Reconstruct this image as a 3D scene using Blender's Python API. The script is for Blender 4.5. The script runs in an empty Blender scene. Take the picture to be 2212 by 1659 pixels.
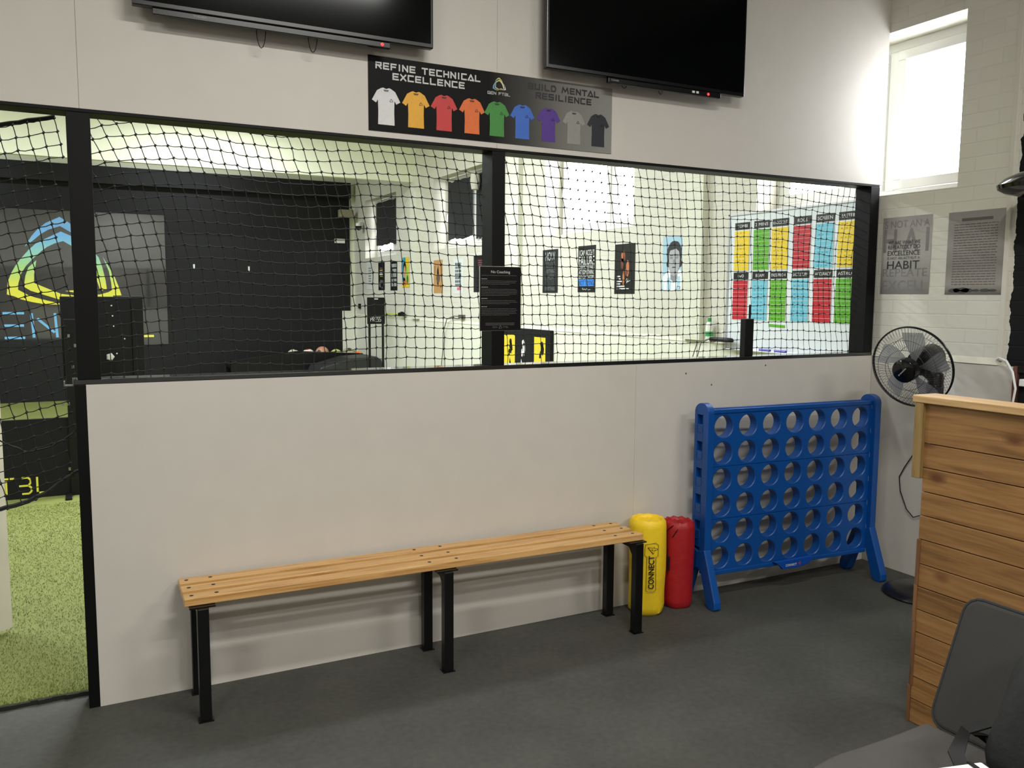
import bpy, bmesh, math, random
from mathutils import Vector, Matrix
R = random.Random(7)
SC = bpy.context.scene
COL = SC.collection
pi = math.pi

# ------------------------------------------------------------------ camera
YAW, PIT, ROL, FPX = 0.475915, 0.1031395, 0.00656496, 1821.8
CAM = Vector((0, -3.41287552, 1.55))
fw = Vector((math.sin(YAW)*math.cos(PIT), math.cos(YAW)*math.cos(PIT), -math.sin(PIT)))
r0 = Vector((math.cos(YAW), -math.sin(YAW), 0)); u0 = r0.cross(fw)
rr = math.cos(ROL)*r0 + math.sin(ROL)*u0; uu = -math.sin(ROL)*r0 + math.cos(ROL)*u0
cam = bpy.data.cameras.new('camera'); camo = bpy.data.objects.new('camera', cam); COL.objects.link(camo)
M = Matrix((rr, uu, -fw)).transposed().to_4x4(); M.translation = CAM
camo.matrix_world = M
cam.sensor_width = 36; cam.lens = FPX/2212*36; cam.clip_start = .02; cam.clip_end = 200
SC.camera = camo
# ------------------------------------------------------------------ world, exposure
W = bpy.data.worlds.new('sky'); SC.world = W; W.use_nodes = True
bg = W.node_tree.nodes['Background']; bg.inputs[0].default_value = (.93, .96, 1, 1); bg.inputs[1].default_value = 14.0
vs = SC.view_settings; vs.view_transform = 'Standard'; vs.look = 'None'; vs.gamma = 1; vs.exposure = 0.0
try: vs.use_curve_mapping = False
except Exception: pass
SC.cycles.use_denoising = True
SC.cycles.max_bounces = 8; SC.cycles.diffuse_bounces = 5; SC.cycles.transparent_max_bounces = 12
SC.cycles.sample_clamp_indirect = 6
try: SC.cycles.use_light_tree = True
except Exception: pass
# lamps: (x, y, z, length_x, width_y, watts, colour, rot_z)
FRONT = (1.0, .985, .93); PITCH = (.91, .955, 1.0)
LAMPS_FRONT = [(1.3, -2.35, 3.57, 1.2, .16, 72, FRONT, 0), (3.6, -4.2, 3.57, 1.2, .16, 78, FRONT, 0), (-1.6, -3.2, 3.57, 1.2, .16, 78, FRONT, 0), (1.0, -5.4, 3.57, 1.2, .16, 72, FRONT, 0)]
LAMPS_PITCH = [(1.5, 6.75, 3.6, 1.5, .16, 34, PITCH, 0), (-2.6, 6.5, 3.7, 1.5, .16, 90, PITCH, 0), (1.4, 4.2, 3.82, 1.5, .16, 240, PITCH, 0), (-2.2, 3.0, 3.82, 1.5, .16, 150, PITCH, 0), (1.5, 8.9, 3.8, 1.5, .16, 55, PITCH, 0), (-2.0, 8.9, 3.8, 1.5, .16, 55, PITCH, 0), (1.2, 1.1, 3.82, 1.5, .16, 60, PITCH, 0)]  # the pair beyond the roof beam is added to brighten the far turf

# ------------------------------------------------------------------ materials
def lin(c):
    return tuple(((v/255)/12.92 if v/255 <= .04045 else ((v/255+.055)/1.055)**2.4) for v in c) + (1,)
MATS = {}
def mat(name, col, rough=.6, metal=0, noise=None, bump=None, emit=None, spec=None, coat=0):
    if name in MATS: return MATS[name]
    m = bpy.data.materials.new(name); m.use_nodes = True; nt = m.node_tree; N = nt.nodes; L = nt.links
    b = N['Principled BSDF']; b.inputs['Base Color'].default_value = lin(col)
    b.inputs['Roughness'].default_value = rough; b.inputs['Metallic'].default_value = metal
    if spec is not None: b.inputs['Specular IOR Level'].default_value = spec
    if coat: b.inputs['Coat Weight'].default_value = coat
    tc = N.new('ShaderNodeTexCoord')
    if noise:                                   # (scale, amount, detail, second scale)
        no = N.new('ShaderNodeTexNoise'); no.inputs['Scale'].default_value = noise[0]; no.inputs['Detail'].default_value = 6
        L.new(tc.outputs['Object'], no.inputs['Vector'])
        no2 = N.new('ShaderNodeTexNoise'); no2.inputs['Scale'].default_value = noise[2] if len(noise) > 2 else noise[0]*.1
        no2.inputs['Detail'].default_value = 3; L.new(tc.outputs['Object'], no2.inputs['Vector'])
        ad = N.new('ShaderNodeMath'); ad.operation = 'ADD'; L.new(no.outputs['Fac'], ad.inputs[0]); L.new(no2.outputs['Fac'], ad.inputs[1])
        mr = N.new('ShaderNodeMapRange'); mr.inputs[1].default_value = .6; mr.inputs[2].default_value = 1.4
        mr.inputs[3].default_value = 1-noise[1]; mr.inputs[4].default_value = 1+noise[1]; L.new(ad.outputs[0], mr.inputs[0])
        mx = N.new('ShaderNodeVectorMath'); mx.operation = 'SCALE'; mx.inputs[0].default_value = lin(col)[:3]
        L.new(mr.outputs[0], mx.inputs['Scale']); L.new(mx.outputs[0], b.inputs['Base Color'])
    if bump:                                    # (scale, strength, distance)
        bn = N.new('ShaderNodeTexNoise'); bn.inputs['Scale'].default_value = bump[0]; bn.inputs['Detail'].default_value = 4
        L.new(tc.outputs['Object'], bn.inputs['Vector'])
        bp = N.new('ShaderNodeBump'); bp.inputs['Strength'].default_value = bump[1]; bp.inputs['Distance'].default_value = bump[2] if len(bump) > 2 else .002
        L.new(bn.outputs['Fac'], bp.inputs['Height']); L.new(bp.outputs[0], b.inputs['Normal'])
    if emit:
        b.inputs['Emission Color'].default_value = lin(emit[0]); b.inputs['Emission Strength'].default_value = emit[1]
    MATS[name] = m; return m
def wood(name, cols, axis, rough=.45, knots=True, island=.12):
    m = bpy.data.materials.new(name); m.use_nodes = True; nt = m.node_tree; N = nt.nodes; L = nt.links
    b = N['Principled BSDF']; b.inputs['Roughness'].default_value = rough
    tc = N.new('ShaderNodeTexCoord'); geo = N.new('ShaderNodeNewGeometry')
    off = N.new('ShaderNodeVectorMath'); off.operation = 'SCALE'; off.inputs[0].default_value = (13, 17, 11)
    L.new(geo.outputs['Random Per Island'], off.inputs['Scale'])
    ad = N.new('ShaderNodeVectorMath'); L.new(tc.outputs['Object'], ad.inputs[0]); L.new(off.outputs[0], ad.inputs[1])
    mp = N.new('ShaderNodeMapping'); s = [26, 26, 26]; s[axis] = 1.6; mp.inputs['Scale'].default_value = s; L.new(ad.outputs[0], mp.inputs[0])
    no = N.new('ShaderNodeTexNoise'); no.inputs['Scale'].default_value = 1.6; no.inputs['Detail'].default_value = 7; no.inputs['Distortion'].default_value = 1.1
    L.new(mp.outputs[0], no.inputs['Vector'])
    cr = N.new('ShaderNodeValToRGB'); e = cr.color_ramp.elements
    e[0].position = .3; e[0].color = lin(cols[0]); e[1].position = .72; e[1].color = lin(cols[2]); x = e.new(.5); x.color = lin(cols[1])
    L.new(no.outputs['Fac'], cr.inputs[0])
    mr = N.new('ShaderNodeMapRange'); mr.inputs[3].default_value = 1-island; mr.inputs[4].default_value = 1+island
    L.new(geo.outputs['Random Per Island'], mr.inputs[0])
    sc = N.new('ShaderNodeVectorMath'); sc.operation = 'SCALE'; L.new(cr.outputs[0], sc.inputs[0]); L.new(mr.outputs[0], sc.inputs['Scale'])
    last = sc.outputs[0]
    if knots:
        mk = N.new('ShaderNodeMapping'); s = [7, 7, 7]; s[axis] = 3.6; mk.inputs['Scale'].default_value = s; L.new(ad.outputs[0], mk.inputs[0])
        vo = N.new('ShaderNodeTexVoronoi'); vo.inputs['Scale'].default_value = 1; L.new(mk.outputs[0], vo.inputs['Vector'])
        kr = N.new('ShaderNodeMapRange'); kr.inputs[1].default_value = .05; kr.inputs[2].default_value = .17; kr.inputs[3].default_value = 1; kr.inputs[4].default_value = 0
        L.new(vo.outputs['Distance'], kr.inputs[0])
        mx = N.new('ShaderNodeMix'); mx.data_type = 'RGBA'; L.new(kr.outputs[0], mx.inputs[0]); L.new(last, mx.inputs[6]); mx.inputs[7].default_value = lin((92, 52, 24))
        last = mx.outputs[2]
    L.new(last, b.inputs['Base Color'])
    bp = N.new('ShaderNodeBump'); bp.inputs['Strength'].default_value = .15; bp.inputs['Distance'].default_value = .001
    L.new(no.outputs['Fac'], bp.inputs['Height']); L.new(bp.outputs[0], b.inputs['Normal'])
    return m
def brick_mat(name, col, split=None):
    m = bpy.data.materials.new(name); m.use_nodes = True; nt = m.node_tree; N = nt.nodes; L = nt.links
    b = N['Principled BSDF']; b.inputs['Roughness'].default_value = .6; b.inputs['Specular IOR Level'].default_value = .2
    tc = N.new('ShaderNodeTexCoord'); sp = N.new('ShaderNodeSeparateXYZ'); L.new(tc.outputs['Object'], sp.inputs[0])
    cb = N.new('ShaderNodeCombineXYZ'); L.new(sp.outputs[1], cb.inputs[0]); L.new(sp.outputs[2], cb.inputs[1])
    br = N.new('ShaderNodeTexBrick'); L.new(cb.outputs[0], br.inputs['Vector'])
    br.inputs['Scale'].default_value = 1; br.inputs['Brick Width'].default_value = .225; br.inputs['Row Height'].default_value = .0735
    br.inputs['Mortar Size'].default_value = .0045; br.inputs['Mortar Smooth'].default_value = .7
    c = lin(col)
    br.inputs['Color1'].default_value = c; br.inputs['Color2'].default_value = tuple(v*.96 for v in c[:3])+(1,)
    br.inputs['Mortar'].default_value = tuple(v*.93 for v in c[:3])+(1,)
    last = br.outputs['Color']
    if split is not None:                       # black paint beyond a ragged brush line
        no = N.new('ShaderNodeTexNoise'); no.inputs['Scale'].default_value = 14; no.inputs['Detail'].default_value = 3; L.new(tc.outputs['Object'], no.inputs['Vector'])
        ma = N.new('ShaderNodeMath'); ma.operation = 'MULTIPLY_ADD'; ma.inputs[1].default_value = .05; L.new(no.outputs['Fac'], ma.inputs[0]); L.new(sp.outputs[1], ma.inputs[2])
        lt = N.new('ShaderNodeMath'); lt.operation = 'LESS_THAN'; lt.inputs[1].default_value = split+.025; L.new(ma.outputs[0], lt.inputs[0])
        mx = N.new('ShaderNodeMix'); mx.data_type = 'RGBA'; L.new(lt.outputs[0], mx.inputs[0]); L.new(last, mx.inputs[6]); mx.inputs[7].default_value = lin((11, 11, 13))
        last = mx.outputs[2]
    L.new(last, b.inputs['Base Color'])
    bp = N.new('ShaderNodeBump'); bp.inputs['Strength'].default_value = .35; bp.inputs['Distance'].default_value = .003; bp.invert = True
    n2 = N.new('ShaderNodeTexNoise'); n2.inputs['Scale'].default_value = 30; L.new(tc.outputs['Object'], n2.inputs['Vector'])
    a2 = N.new('ShaderNodeMath'); a2.operation = 'MULTIPLY_ADD'; a2.inputs[1].default_value = .35; L.new(n2.outputs['Fac'], a2.inputs[0]); L.new(br.outputs['Fac'], a2.inputs[2])
    L.new(a2.outputs[0], bp.inputs['Height']); L.new(bp.outputs[0], b.inputs['Normal'])
    return m
def ramp_mat(name, axis, stops, rough=.4, lo=0, hi=1, spec=.5):
    m = bpy.data.materials.new(name); m.use_nodes = True; nt = m.node_tree; N = nt.nodes; L = nt.links
    b = N['Principled BSDF']; b.inputs['Roughness'].default_value = rough; b.inputs['Specular IOR Level'].default_value = spec
    tc = N.new('ShaderNodeTexCoord'); sp = N.new('ShaderNodeSeparateXYZ'); L.new(tc.outputs['Object'], sp.inputs[0])
    mr = N.new('ShaderNodeMapRange'); mr.inputs[1].default_value = lo; mr.inputs[2].default_value = hi; L.new(sp.outputs[axis], mr.inputs[0])
    cr = N.new('ShaderNodeValToRGB'); e = cr.color_ramp.elements
    e[0].position = stops[0][0]; e[0].color = lin(stops[0][1]); e[1].position = stops[-1][0]; e[1].color = lin(stops[-1][1])
    for p, c in stops[1:-1]: e.new(p).color = lin(c)
    L.new(mr.outputs[0], cr.inputs[0]); L.new(cr.outputs[0], b.inputs['Base Color'])
    return m

sheet = mat('painted_sheet', (203, 198, 190), .5, noise=(9, .035, 1.6), bump=(60, .05))
sheet_lit = mat('painted_sheet_lit', (226, 226, 212), .5, noise=(9, .03, 1.6), bump=(60, .05))  # lighter copy of the sheet, brighter pitch light put into its colour
blk = mat('black_satin', (11, 11, 12), .45, spec=.3, noise=(20, .1))
blk_frame = mat('black_frame_paint', (8, 8, 9), .5, spec=.2, noise=(30, .12), bump=(80, .1))
blk_matt = mat('black_matt', (17, 17, 18), .75, spec=.3, noise=(4, .1))
blk_gloss = mat('black_gloss', (10, 10, 12), .12)
blk_wall = mat('black_wall', (12, 12, 13), .6, spec=.35, noise=(3, .1), bump=(40, .06))
floor_m = mat('charcoal_floor', (64, 64, 59), .7, noise=(38, .3, 3.2), bump=(180, .25))
ceil_m = mat('ceiling_white', (225, 222, 214), .8)
plaster = mat('pitch_plaster', (226, 227, 206), .7, noise=(5, .03))
white_pl = mat('white_plastic', (235, 235, 232), .35)
upvc = mat('window_frame_white', (232, 232, 228), .3)
blue_pl = mat('royal_blue_plastic', (4, 70, 142), .36, noise=(12, .05), bump=(220, .05))
bench_wood = wood('bench_varnished_wood', [(178, 130, 74), (208, 162, 102), (220, 178, 120)], 0, .32, knots=False, island=.06)
pine = wood('pine_boards', [(108, 74, 38), (134, 96, 54), (152, 112, 68)], 1, .5)
pine_light = wood('pine_cap', [(176, 140, 94), (204, 168, 120), (216, 184, 140)], 1, .45, knots=False)
pine_dark = wood('pine_batten', [(84, 56, 34), (110, 74, 46), (128, 88, 56)], 2, .6, knots=False)
steel = mat('dull_steel', (150, 150, 148), .35, 1)
print_white = mat('print_white', (226, 226, 224), .5)
print_grey = mat('print_grey', (120, 120, 120), .5)
print_black = mat('print_black', (16, 16, 17), .45)

# ------------------------------------------------------------------ mesh builder
class MB:
    def __init__(s): s.v = []; s.f = []; s.m = []; s.mats = []
    def mi(s, m):
        if m not in s.mats: s.mats.append(m)
        return s.mats.index(m)
    def add(s, vs, fs, m=None):
        k = len(s.v); s.v += [tuple(v) for v in vs]; i = s.mi(m) if m else 0
        for f in fs: s.f.append(tuple(a+k for a in f)); s.m.append(i)
        return s
    def box(s, a, b, m=None):
        x0, y0, z0 = [min(p, q) for p, q in zip(a, b)]; x1, y1, z1 = [max(p, q) for p, q in zip(a, b)]
        return s.add([(x0,y0,z0),(x1,y0,z0),(x1,y1,z0),(x0,y1,z0),(x0,y0,z1),(x1,y0,z1),(x1,y1,z1),(x0,y1,z1)],
                     [(0,3,2,1),(4,5,6,7),(0,1,5,4),(1,2,6,5),(2,3,7,6),(3,0,4,7)], m)
    def tube(s, pts, r, n=8, m=None, cap=True):
        P = [Vector(p) for p in pts]; vs = []; fs = []; ref = None
        for i, p in enumerate(P):
            t = (P[min(i+1, len(P)-1)]-P[max(i-1, 0)]).normalized()
            if ref is None: ref = Vector((0,0,1)) if abs(t.z) < .9 else Vector((1,0,0))
            a = t.cross(ref).normalized(); b = a.cross(t).normalized(); ref = b
            rad = r[i] if isinstance(r, (list, tuple)) else r
            vs += [p+(a*math.cos(2*pi*j/n)+b*math.sin(2*pi*j/n))*rad for j in range(n)]
        for i in range(len(P)-1):
            for j in range(n): fs.append((i*n+j, i*n+(j+1) % n, (i+1)*n+(j+1) % n, (i+1)*n+j))
        if cap: fs.append(tuple(range(n))[::-1]); fs.append(tuple((len(P)-1)*n+j for j in range(n)))
        return s.add(vs, fs, m)
    def lathe(s, prof, n=32, m=None, mt=None):          # prof: (radius, height) about local z
        vs = []; fs = []
        for r, z in prof: vs += [Vector((r*math.cos(2*pi*j/n), r*math.sin(2*pi*j/n), z)) for j in range(n)]
        for i in range(len(prof)-1):
            for j in range(n): fs.append((i*n+j, i*n+(j+1) % n, (i+1)*n+(j+1) % n, (i+1)*n+j))
        if prof[0][0] > 1e-6: fs.append(tuple(range(n))[::-1])
        if prof[-1][0] > 1e-6: fs.append(tuple((len(prof)-1)*n+j for j in range(n)))
        if mt: vs = [mt @ v for v in vs]
        return s.add(vs, fs, m)
    def prism(s, poly, f, d0, d1, m=None):              # poly 2-D, f(u, v, d) -> point
        n = len(poly); ar = sum(poly[i][0]*poly[(i+1) % n][1]-poly[(i+1) % n][0]*poly[i][1] for i in range(n))
        if ar < 0: poly = poly[::-1]
        vs = [f(u, v, d0) for u, v in poly]+[f(u, v, d1) for u, v in poly]
        fs = [tuple(range(n)), tuple(range(n, 2*n))[::-1]]+[(i, i+n, (i+1) % n+n, (i+1) % n) for i in range(n)]
        return s.add(vs, fs, m)
    def flat(s, poly, m, d=.0006, th=.0005, dx=0, dz=0, k=1):   # printed shape lying on the local XZ plane, facing -y
        return s.prism([(dx+u*k, dz+v*k) for u, v in poly], lambda u, v, e: (u, -e, v), d+th, d, m)
    def rect(s, x0, x1, z0, z1, m, d=.0006, th=.0005):
        return s.box((x0, -d-th, z0), (x1, -d, z1), m)
    def stroke(s, pts, w, m, d=.0006, th=.0005):
        for (a, b), (c, e) in zip(pts[:-1], pts[1:]):
            t = Vector((c-a, e-b)); L_ = t.length or 1e-6; t /= L_; n_ = Vector((-t.y, t.x))*w/2
            s.flat([(a+n_.x, b+n_.y), (a-n_.x, b-n_.y), (c-n_.x, e-n_.y), (c+n_.x, e+n_.y)], m, d, th)
        return s
    def text(s, body, cx, cz, h, m, w=None, bold=0, d=.0006, rot=0, fn=None, align='C'):
        vs, fs, (x0, x1) = glyphs(body, bold)
        sx = h if w is None else w/max(x1-x0, 1e-6)
        c0 = {'C': (x0+x1)/2, 'L': x0, 'R': x1}[align]
        out = []
        for x, y in vs:
            X = (x-c0)*sx; Z = (y-.5)*h; ca, sa = math.cos(rot), math.sin(rot); X, Z = X*ca-Z*sa, X*sa+Z*ca
            out.append(fn(cx+X, cz+Z) if fn else (cx+X, -d, cz+Z))
        return s.add(out, fs, m)
    def build(s, name, m=None, parent=None, bevel=0, smooth=False, seg=2, loc=None, rot=None):
        me = bpy.data.meshes.new(name); me.from_pydata(s.v, [], s.f)
        ml = list(s.mats)
        if m and not ml: ml = [m]
        for x in ml: me.materials.append(x)
        if ml and len(ml) > 1: me.polygons.foreach_set('material_index', s.m)
        if smooth: me.polygons.foreach_set('use_smooth', [True]*len(me.polygons))
        me.update()
        o = bpy.data.objects.new(name, me); COL.objects.link(o)
        if parent: o.parent = parent
        if loc: o.location = loc
        if rot: o.rotation_euler = rot
        if smooth:
            try: me.set_sharp_from_angle(angle=math.radians(40))
            except Exception: pass
        if bevel:
            bv = o.modifiers.new('bevel', 'BEVEL'); bv.width = bevel; bv.segments = seg; bv.limit_method = 'ANGLE'; bv.angle_limit = math.radians(35)
            if smooth or True: bv.harden_normals = False
        return o
GL = {}
def glyphs(body, bold=0):
    k = (body, bold)
    if k in GL: return GL[k]
    cu = bpy.data.curves.new('t', 'FONT'); cu.body = body; cu.size = 1; cu.offset = bold; cu.resolution_u = 3; cu.fill_mode = 'FRONT'
    o = bpy.data.objects.new('t', cu); COL.objects.link(o); bpy.context.view_layer.update()
    me = bpy.data.meshes.new_from_object(o.evaluated_get(bpy.context.evaluated_depsgraph_get()))
    vs = [(v.co.x, v.co.y) for v in me.vertices]; fs = [tuple(p.vertices) for p in me.polygons if p.area > 0]
    if fs and me.polygons[0].normal.z < 0: fs = [f[::-1] for f in fs]
    bpy.data.objects.remove(o); bpy.data.meshes.remove(me); bpy.data.curves.remove(cu)
    ys = [y for _, y in vs] or [0, 1]; cap = .70
    vs = [(x/cap, y/cap) for x, y in vs]; xs = [x for x, _ in vs] or [0, 1]
    GL[k] = (vs, fs, (min(xs), max(xs))); return GL[k]
def tag(o, label=None, cat=None, group=None, kind=None):
    if label: o['label'] = label
    if cat: o['category'] = cat
    if group: o['group'] = group
    if kind: o['kind'] = kind
    return o
def thing(name, loc, label, cat, rz=0, group=None):
    o = bpy.data.objects.new(name, None); COL.objects.link(o); o.empty_display_size = .1
    o.location = loc; o.rotation_euler = (0, 0, rz); return tag(o, label, cat, group)
def struct(o): o['kind'] = 'structure'; return o
WALLR = -pi/2                                   # rotation of things hung on the right-hand wall

# ------------------------------------------------------------------ setting
XR = 4.14; ZC = 3.6; YF = 10.35; XL = -5.0
struct(MB().box((XL, -7, -.1), (XR+.3, .135, 0)).build('floor', floor_m))
struct(MB().box((XL, -7, ZC), (XR+.3, .012, ZC+.1)).build('ceiling', ceil_m))
struct(MB().box((XL, .105, 3.86), (XR+.3, YF+.2, 3.96)).build('ceiling_pitch', plaster))
struct(MB().box((XL-.1, -7, 0), (XL, YF+.2, 3.96)).build('wall_left', sheet_lit))
struct(MB().box((XL-.1, -7.1, 0), (XR+.3, -7, 3.7)).build('wall_back', sheet))
# turf pitch floor and its pile
turf_m = mat('turf_green', (108, 114, 52), .8, noise=(120, .12, 1.3), bump=(350, .25))
struct(MB().box((XL, .135, -.1), (XR+.3, YF+.2, .012)).build('floor_pitch', turf_m))
def turf():
    mats = [mat('blade_a', (112, 120, 52), .7), mat('blade_b', (130, 138, 72), .7), mat('blade_c', (102, 111, 46), .7)]
    mb = MB()
    for i in range(36000):
        y = .14+3.4*R.random()**1.7; x = R.uniform(-.75, .12)
        a = R.uniform(0, 2*pi); h = R.uniform(.004, .011); w = .0012+.0005*y; k = R.uniform(0, .012); b = R.uniform(0, 2*pi)
        mb.add([(x-w*math.cos(a), y-w*math.sin(a), .01), (x+w*math.cos(a), y+w*math.sin(a), .01), (x+k*math.cos(b), y+k*math.sin(b), .012+h)], [(0, 1, 2)], R.choice(mats))
    tag(mb.build('artificial_grass'), 'short bright green artificial grass pile inside the doorway at the left', 'artificial grass', kind='stuff')
turf()
mb = MB()
for i in range(90): mb.box((XL+.06+i*.1+R.uniform(-.004, .004) if False else -2+i*.0235, .118+R.uniform(0, .008), 0), (-2+(i+1)*.0235, .137, .014+R.uniform(0, .004)))
mb.build('turf_edge', mat('turf_backing', (26, 30, 18), .9)); tag(bpy.data.objects['turf_edge'], 'dark ragged edge strip where the green turf meets the grey floor', 'turf edging')

# far black wall of the pitch with black boxing on its top
mb = MB(); mb.box((XL, YF, 0), (XR+.3, YF+.15, 3.9), plaster)
struct(mb.build('wall_far'))
mb = MB(); mb.box((XL, YF-.02, 1.30), (4.055, YF, 3.37)); mb.box((XL, YF-.05, 0), (3.905, YF, 1.30)); mb.box((XL, YF-.14, 3.125), (4.05, YF-.02, 3.37))
struct(mb.build('trim_1', blk_wall))
mb = MB(); mb.box((3.905, YF-.05, 0), (XR, YF, 1.30)); struct(mb.build('trim_2', sheet_lit))
mb = MB(); mb.box((XL, 7.5, 3.073), (XR, 7.58, 3.86)); struct(mb.build('trim_3', plaster, bevel=.004))

# right-hand wall: painted brick with four window openings
WIN = [(-.47, 1.01), (2.44, 3.94), (5.37, 6.85), (8.28, 9.76)]
ZS, ZT = 2.14, 3.04
def rbox(mb, y0, y1, z0, z1, x0=XR, x1=XR+.3): mb.box((x0, y0, z0), (x1, y1, z1))
brick_f = brick_mat('painted_brick_front', (214, 211, 200), split=-.80)
mb = MB()
ys = [-7]+[v for w in WIN for v in w]+[YF+.2]
rbox(mb, -7, YF+.2, 0, ZS); rbox(mb, -7, YF+.2, ZT, 3.96)
for i in range(0, len(ys), 2): rbox(mb, ys[i], ys[i+1], ZS, ZT)
wr = struct(mb.build('wall_right', brick_f))
mb = MB()
for y0, y1 in ((1.50, 1.72), (4.40, 4.64), (7.34, 7.58)):
    mb.box((XR-.055, y0, 1.24), (XR, y1, 3.86))
struct(mb.build('trim_4', brick_mat('painted_brick_pier', (222, 222, 208))))
# plywood boxing along the foot of that wall, with its plaster fillet on top
mb = MB()
e = [-.84, .0]+[.105+2.44*i for i in range(0, 5)]
e = [-.84, .0, .106, 1.4, 3.84, 6.28, 8.72, YF-.05]
for a, b in zip(e[:-1], e[1:]):
    mb.box((XR-.013, a+.001, 0), (XR, b-.001, 1.22), sheet if a < .1 else sheet_lit)
struct(mb.build('baseboard_right'))
mb = MB()
for k in range(56):
    y0 = -.76+k*.2; y1 = min(y0+.2, YF-.05)
    if y0 > YF-.1: break
    f = lambda u, v, d: (XR-u, d, v)
    mb.prism([(0, 1.222), (.016+R.uniform(0, .004), 1.222), (.0, 1.255+R.uniform(-.004, .004))], lambda u, v, d: (XR-u, d, v), y0, y1)
struct(mb.build('trim_5', mat('cream_filler', (216, 213, 198), .7, noise=(14, .06))))
# window reveals lining is the wall itself; frames, panes, handles
glass = bpy.data.materials.new('window_glass'); glass.use_nodes = True
_n = glass.node_tree.nodes; _l = glass.node_tree.links; _b = _n['Principled BSDF']
_tr = _n.new('ShaderNodeBsdfTransparent'); _gl = _n.new('ShaderNodeBsdfGlossy'); _gl.inputs['Roughness'].default_value = .02; _mx = _n.new('ShaderNodeMixShader'); _fr = _n.new('ShaderNodeFresnel')
_mx.inputs[0].default_value = .04; _l.new(_tr.outputs[0], _mx.inputs[1]); _l.new(_gl.outputs[0], _mx.inputs[2]); _l.new(_mx.outputs[0], _n['Material Output'].inputs[0])
for wi, (y0, y1) in enumerate(WIN):
    e = thing('window_%d' % (wi+1), (XR+.2, (y0+y1)/2, ZS), None, None, WALLR); struct(e)
    w = (y1-y0)/2; H = ZT-ZS
    mb = MB(); F = .05
    mb.box((-w, 0, 0), (w, .06, F)); mb.box((-w, 0, H-F), (w, .06, H)); mb.box((-w, 0, F), (-w+F, .06, H-F)); mb.box((w-F, 0, F), (w, .06, H-F)); mb.box((.12, 0, F), (.18, .06, H-F))
    mb.build('window_frame', upvc, e, bevel=.004)
    for a, b in ((-w+F, .12), (.18, w-F)):
        mb = MB(); G = .055; a += .003; b -= .003; z0, z1 = F+.003, H-F-.003
        mb.box((a, -.014, z0), (b, .03, z0+G)); mb.box((a, -.014, z1-G), (b, .03, z1)); mb.box((a, -.014, z0+G), (a+G, .03, z1-G)); mb.box((b-G, -.014, z0+G), (b, .03, z1-G))
        sa = mb.build('sash', upvc, e, bevel=.005)
        MB().box((a+G, .008, z0+G), (b-G, .014, z1-G)).build('pane', glass, sa)
        mb = MB(); hx = a+.03 if a < 0 else b-.03
        mb.box((hx-.012, -.022, H/2-.03), (hx+.012, -.014, H/2+.03)); mb.tube([(hx, -.02, H/2), (hx, -.045, H/2), (hx+(.0), -.05, H/2-.09)], .007)
        mb.build('handle', upvc, sa, smooth=True)

# partition: upper wall sheets and low wall sheets (one mesh each), front face on y = 0
mb = MB()
for a, b in ((XL, -2.402), (-2.4, .0375), (.0385, 1.6755), (1.6765, XR)): mb.box((a, 0, 2.2), (b, .0125, ZC))
mb.box((XL, .0125, 2.205), (XR, .105, ZC)); mb.box((XL, .0125, ZC), (XR, .105, 3.9))
struct(mb.build('wall_partition_upper', sheet))
mb = MB()
for a, b in ((.02, 2.4485), (2.4495, XR-.014)): mb.box((a, 0, .0), (b, .0125, 1.222))
mb.box((.02, .0125, 0), (XR-.014, .1, 1.2))
struct(mb.build('wall_partition_lower', sheet))
# black timber frame of the netted opening
e = thing('partition_frame', (0, 0, 0), 'black painted timber frame with three posts around the netted openings above the low wall', 'partition frame')
MB().box((XL, .0005, 2.187), (XR-.02, .108, 2.204)).build('top_rail', blk_frame, e, bevel=.002)
sill_m = mat('black_sill_paint', (34, 35, 36), .14, coat=.6, noise=(30, .12))
MB().box((-.018, -.0005, 1.2225), (XR-.015, .104, 1.2405)).build('sill', sill_m, e, bevel=.002)
for a, b in ((-.006, .071), (1.655, 1.719), (4.052, 4.122)):
    MB().box((a, .0, 1.2405), (b, .108, 2.187)).build('post', blk_frame, e, bevel=.002)
MB().box((-.018, -.0005, 0), (.0195, .104, 1.2225)).build('end_post', blk_frame, e, bevel=.002)
mb = MB()
mb.box((-.05, .03, 1.215), (-.019, .05, 1.221)); mb.box((-.052, .03, 1.215), (-.047, .05, 1.235)); mb.box((-.023, .03, 1.221), (-.0185, .05, 1.245))
mb.build('latch_bracket', steel, e, bevel=.001); bpy.data.objects['latch_bracket']['label'] = 'bare steel latch bracket'

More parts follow.
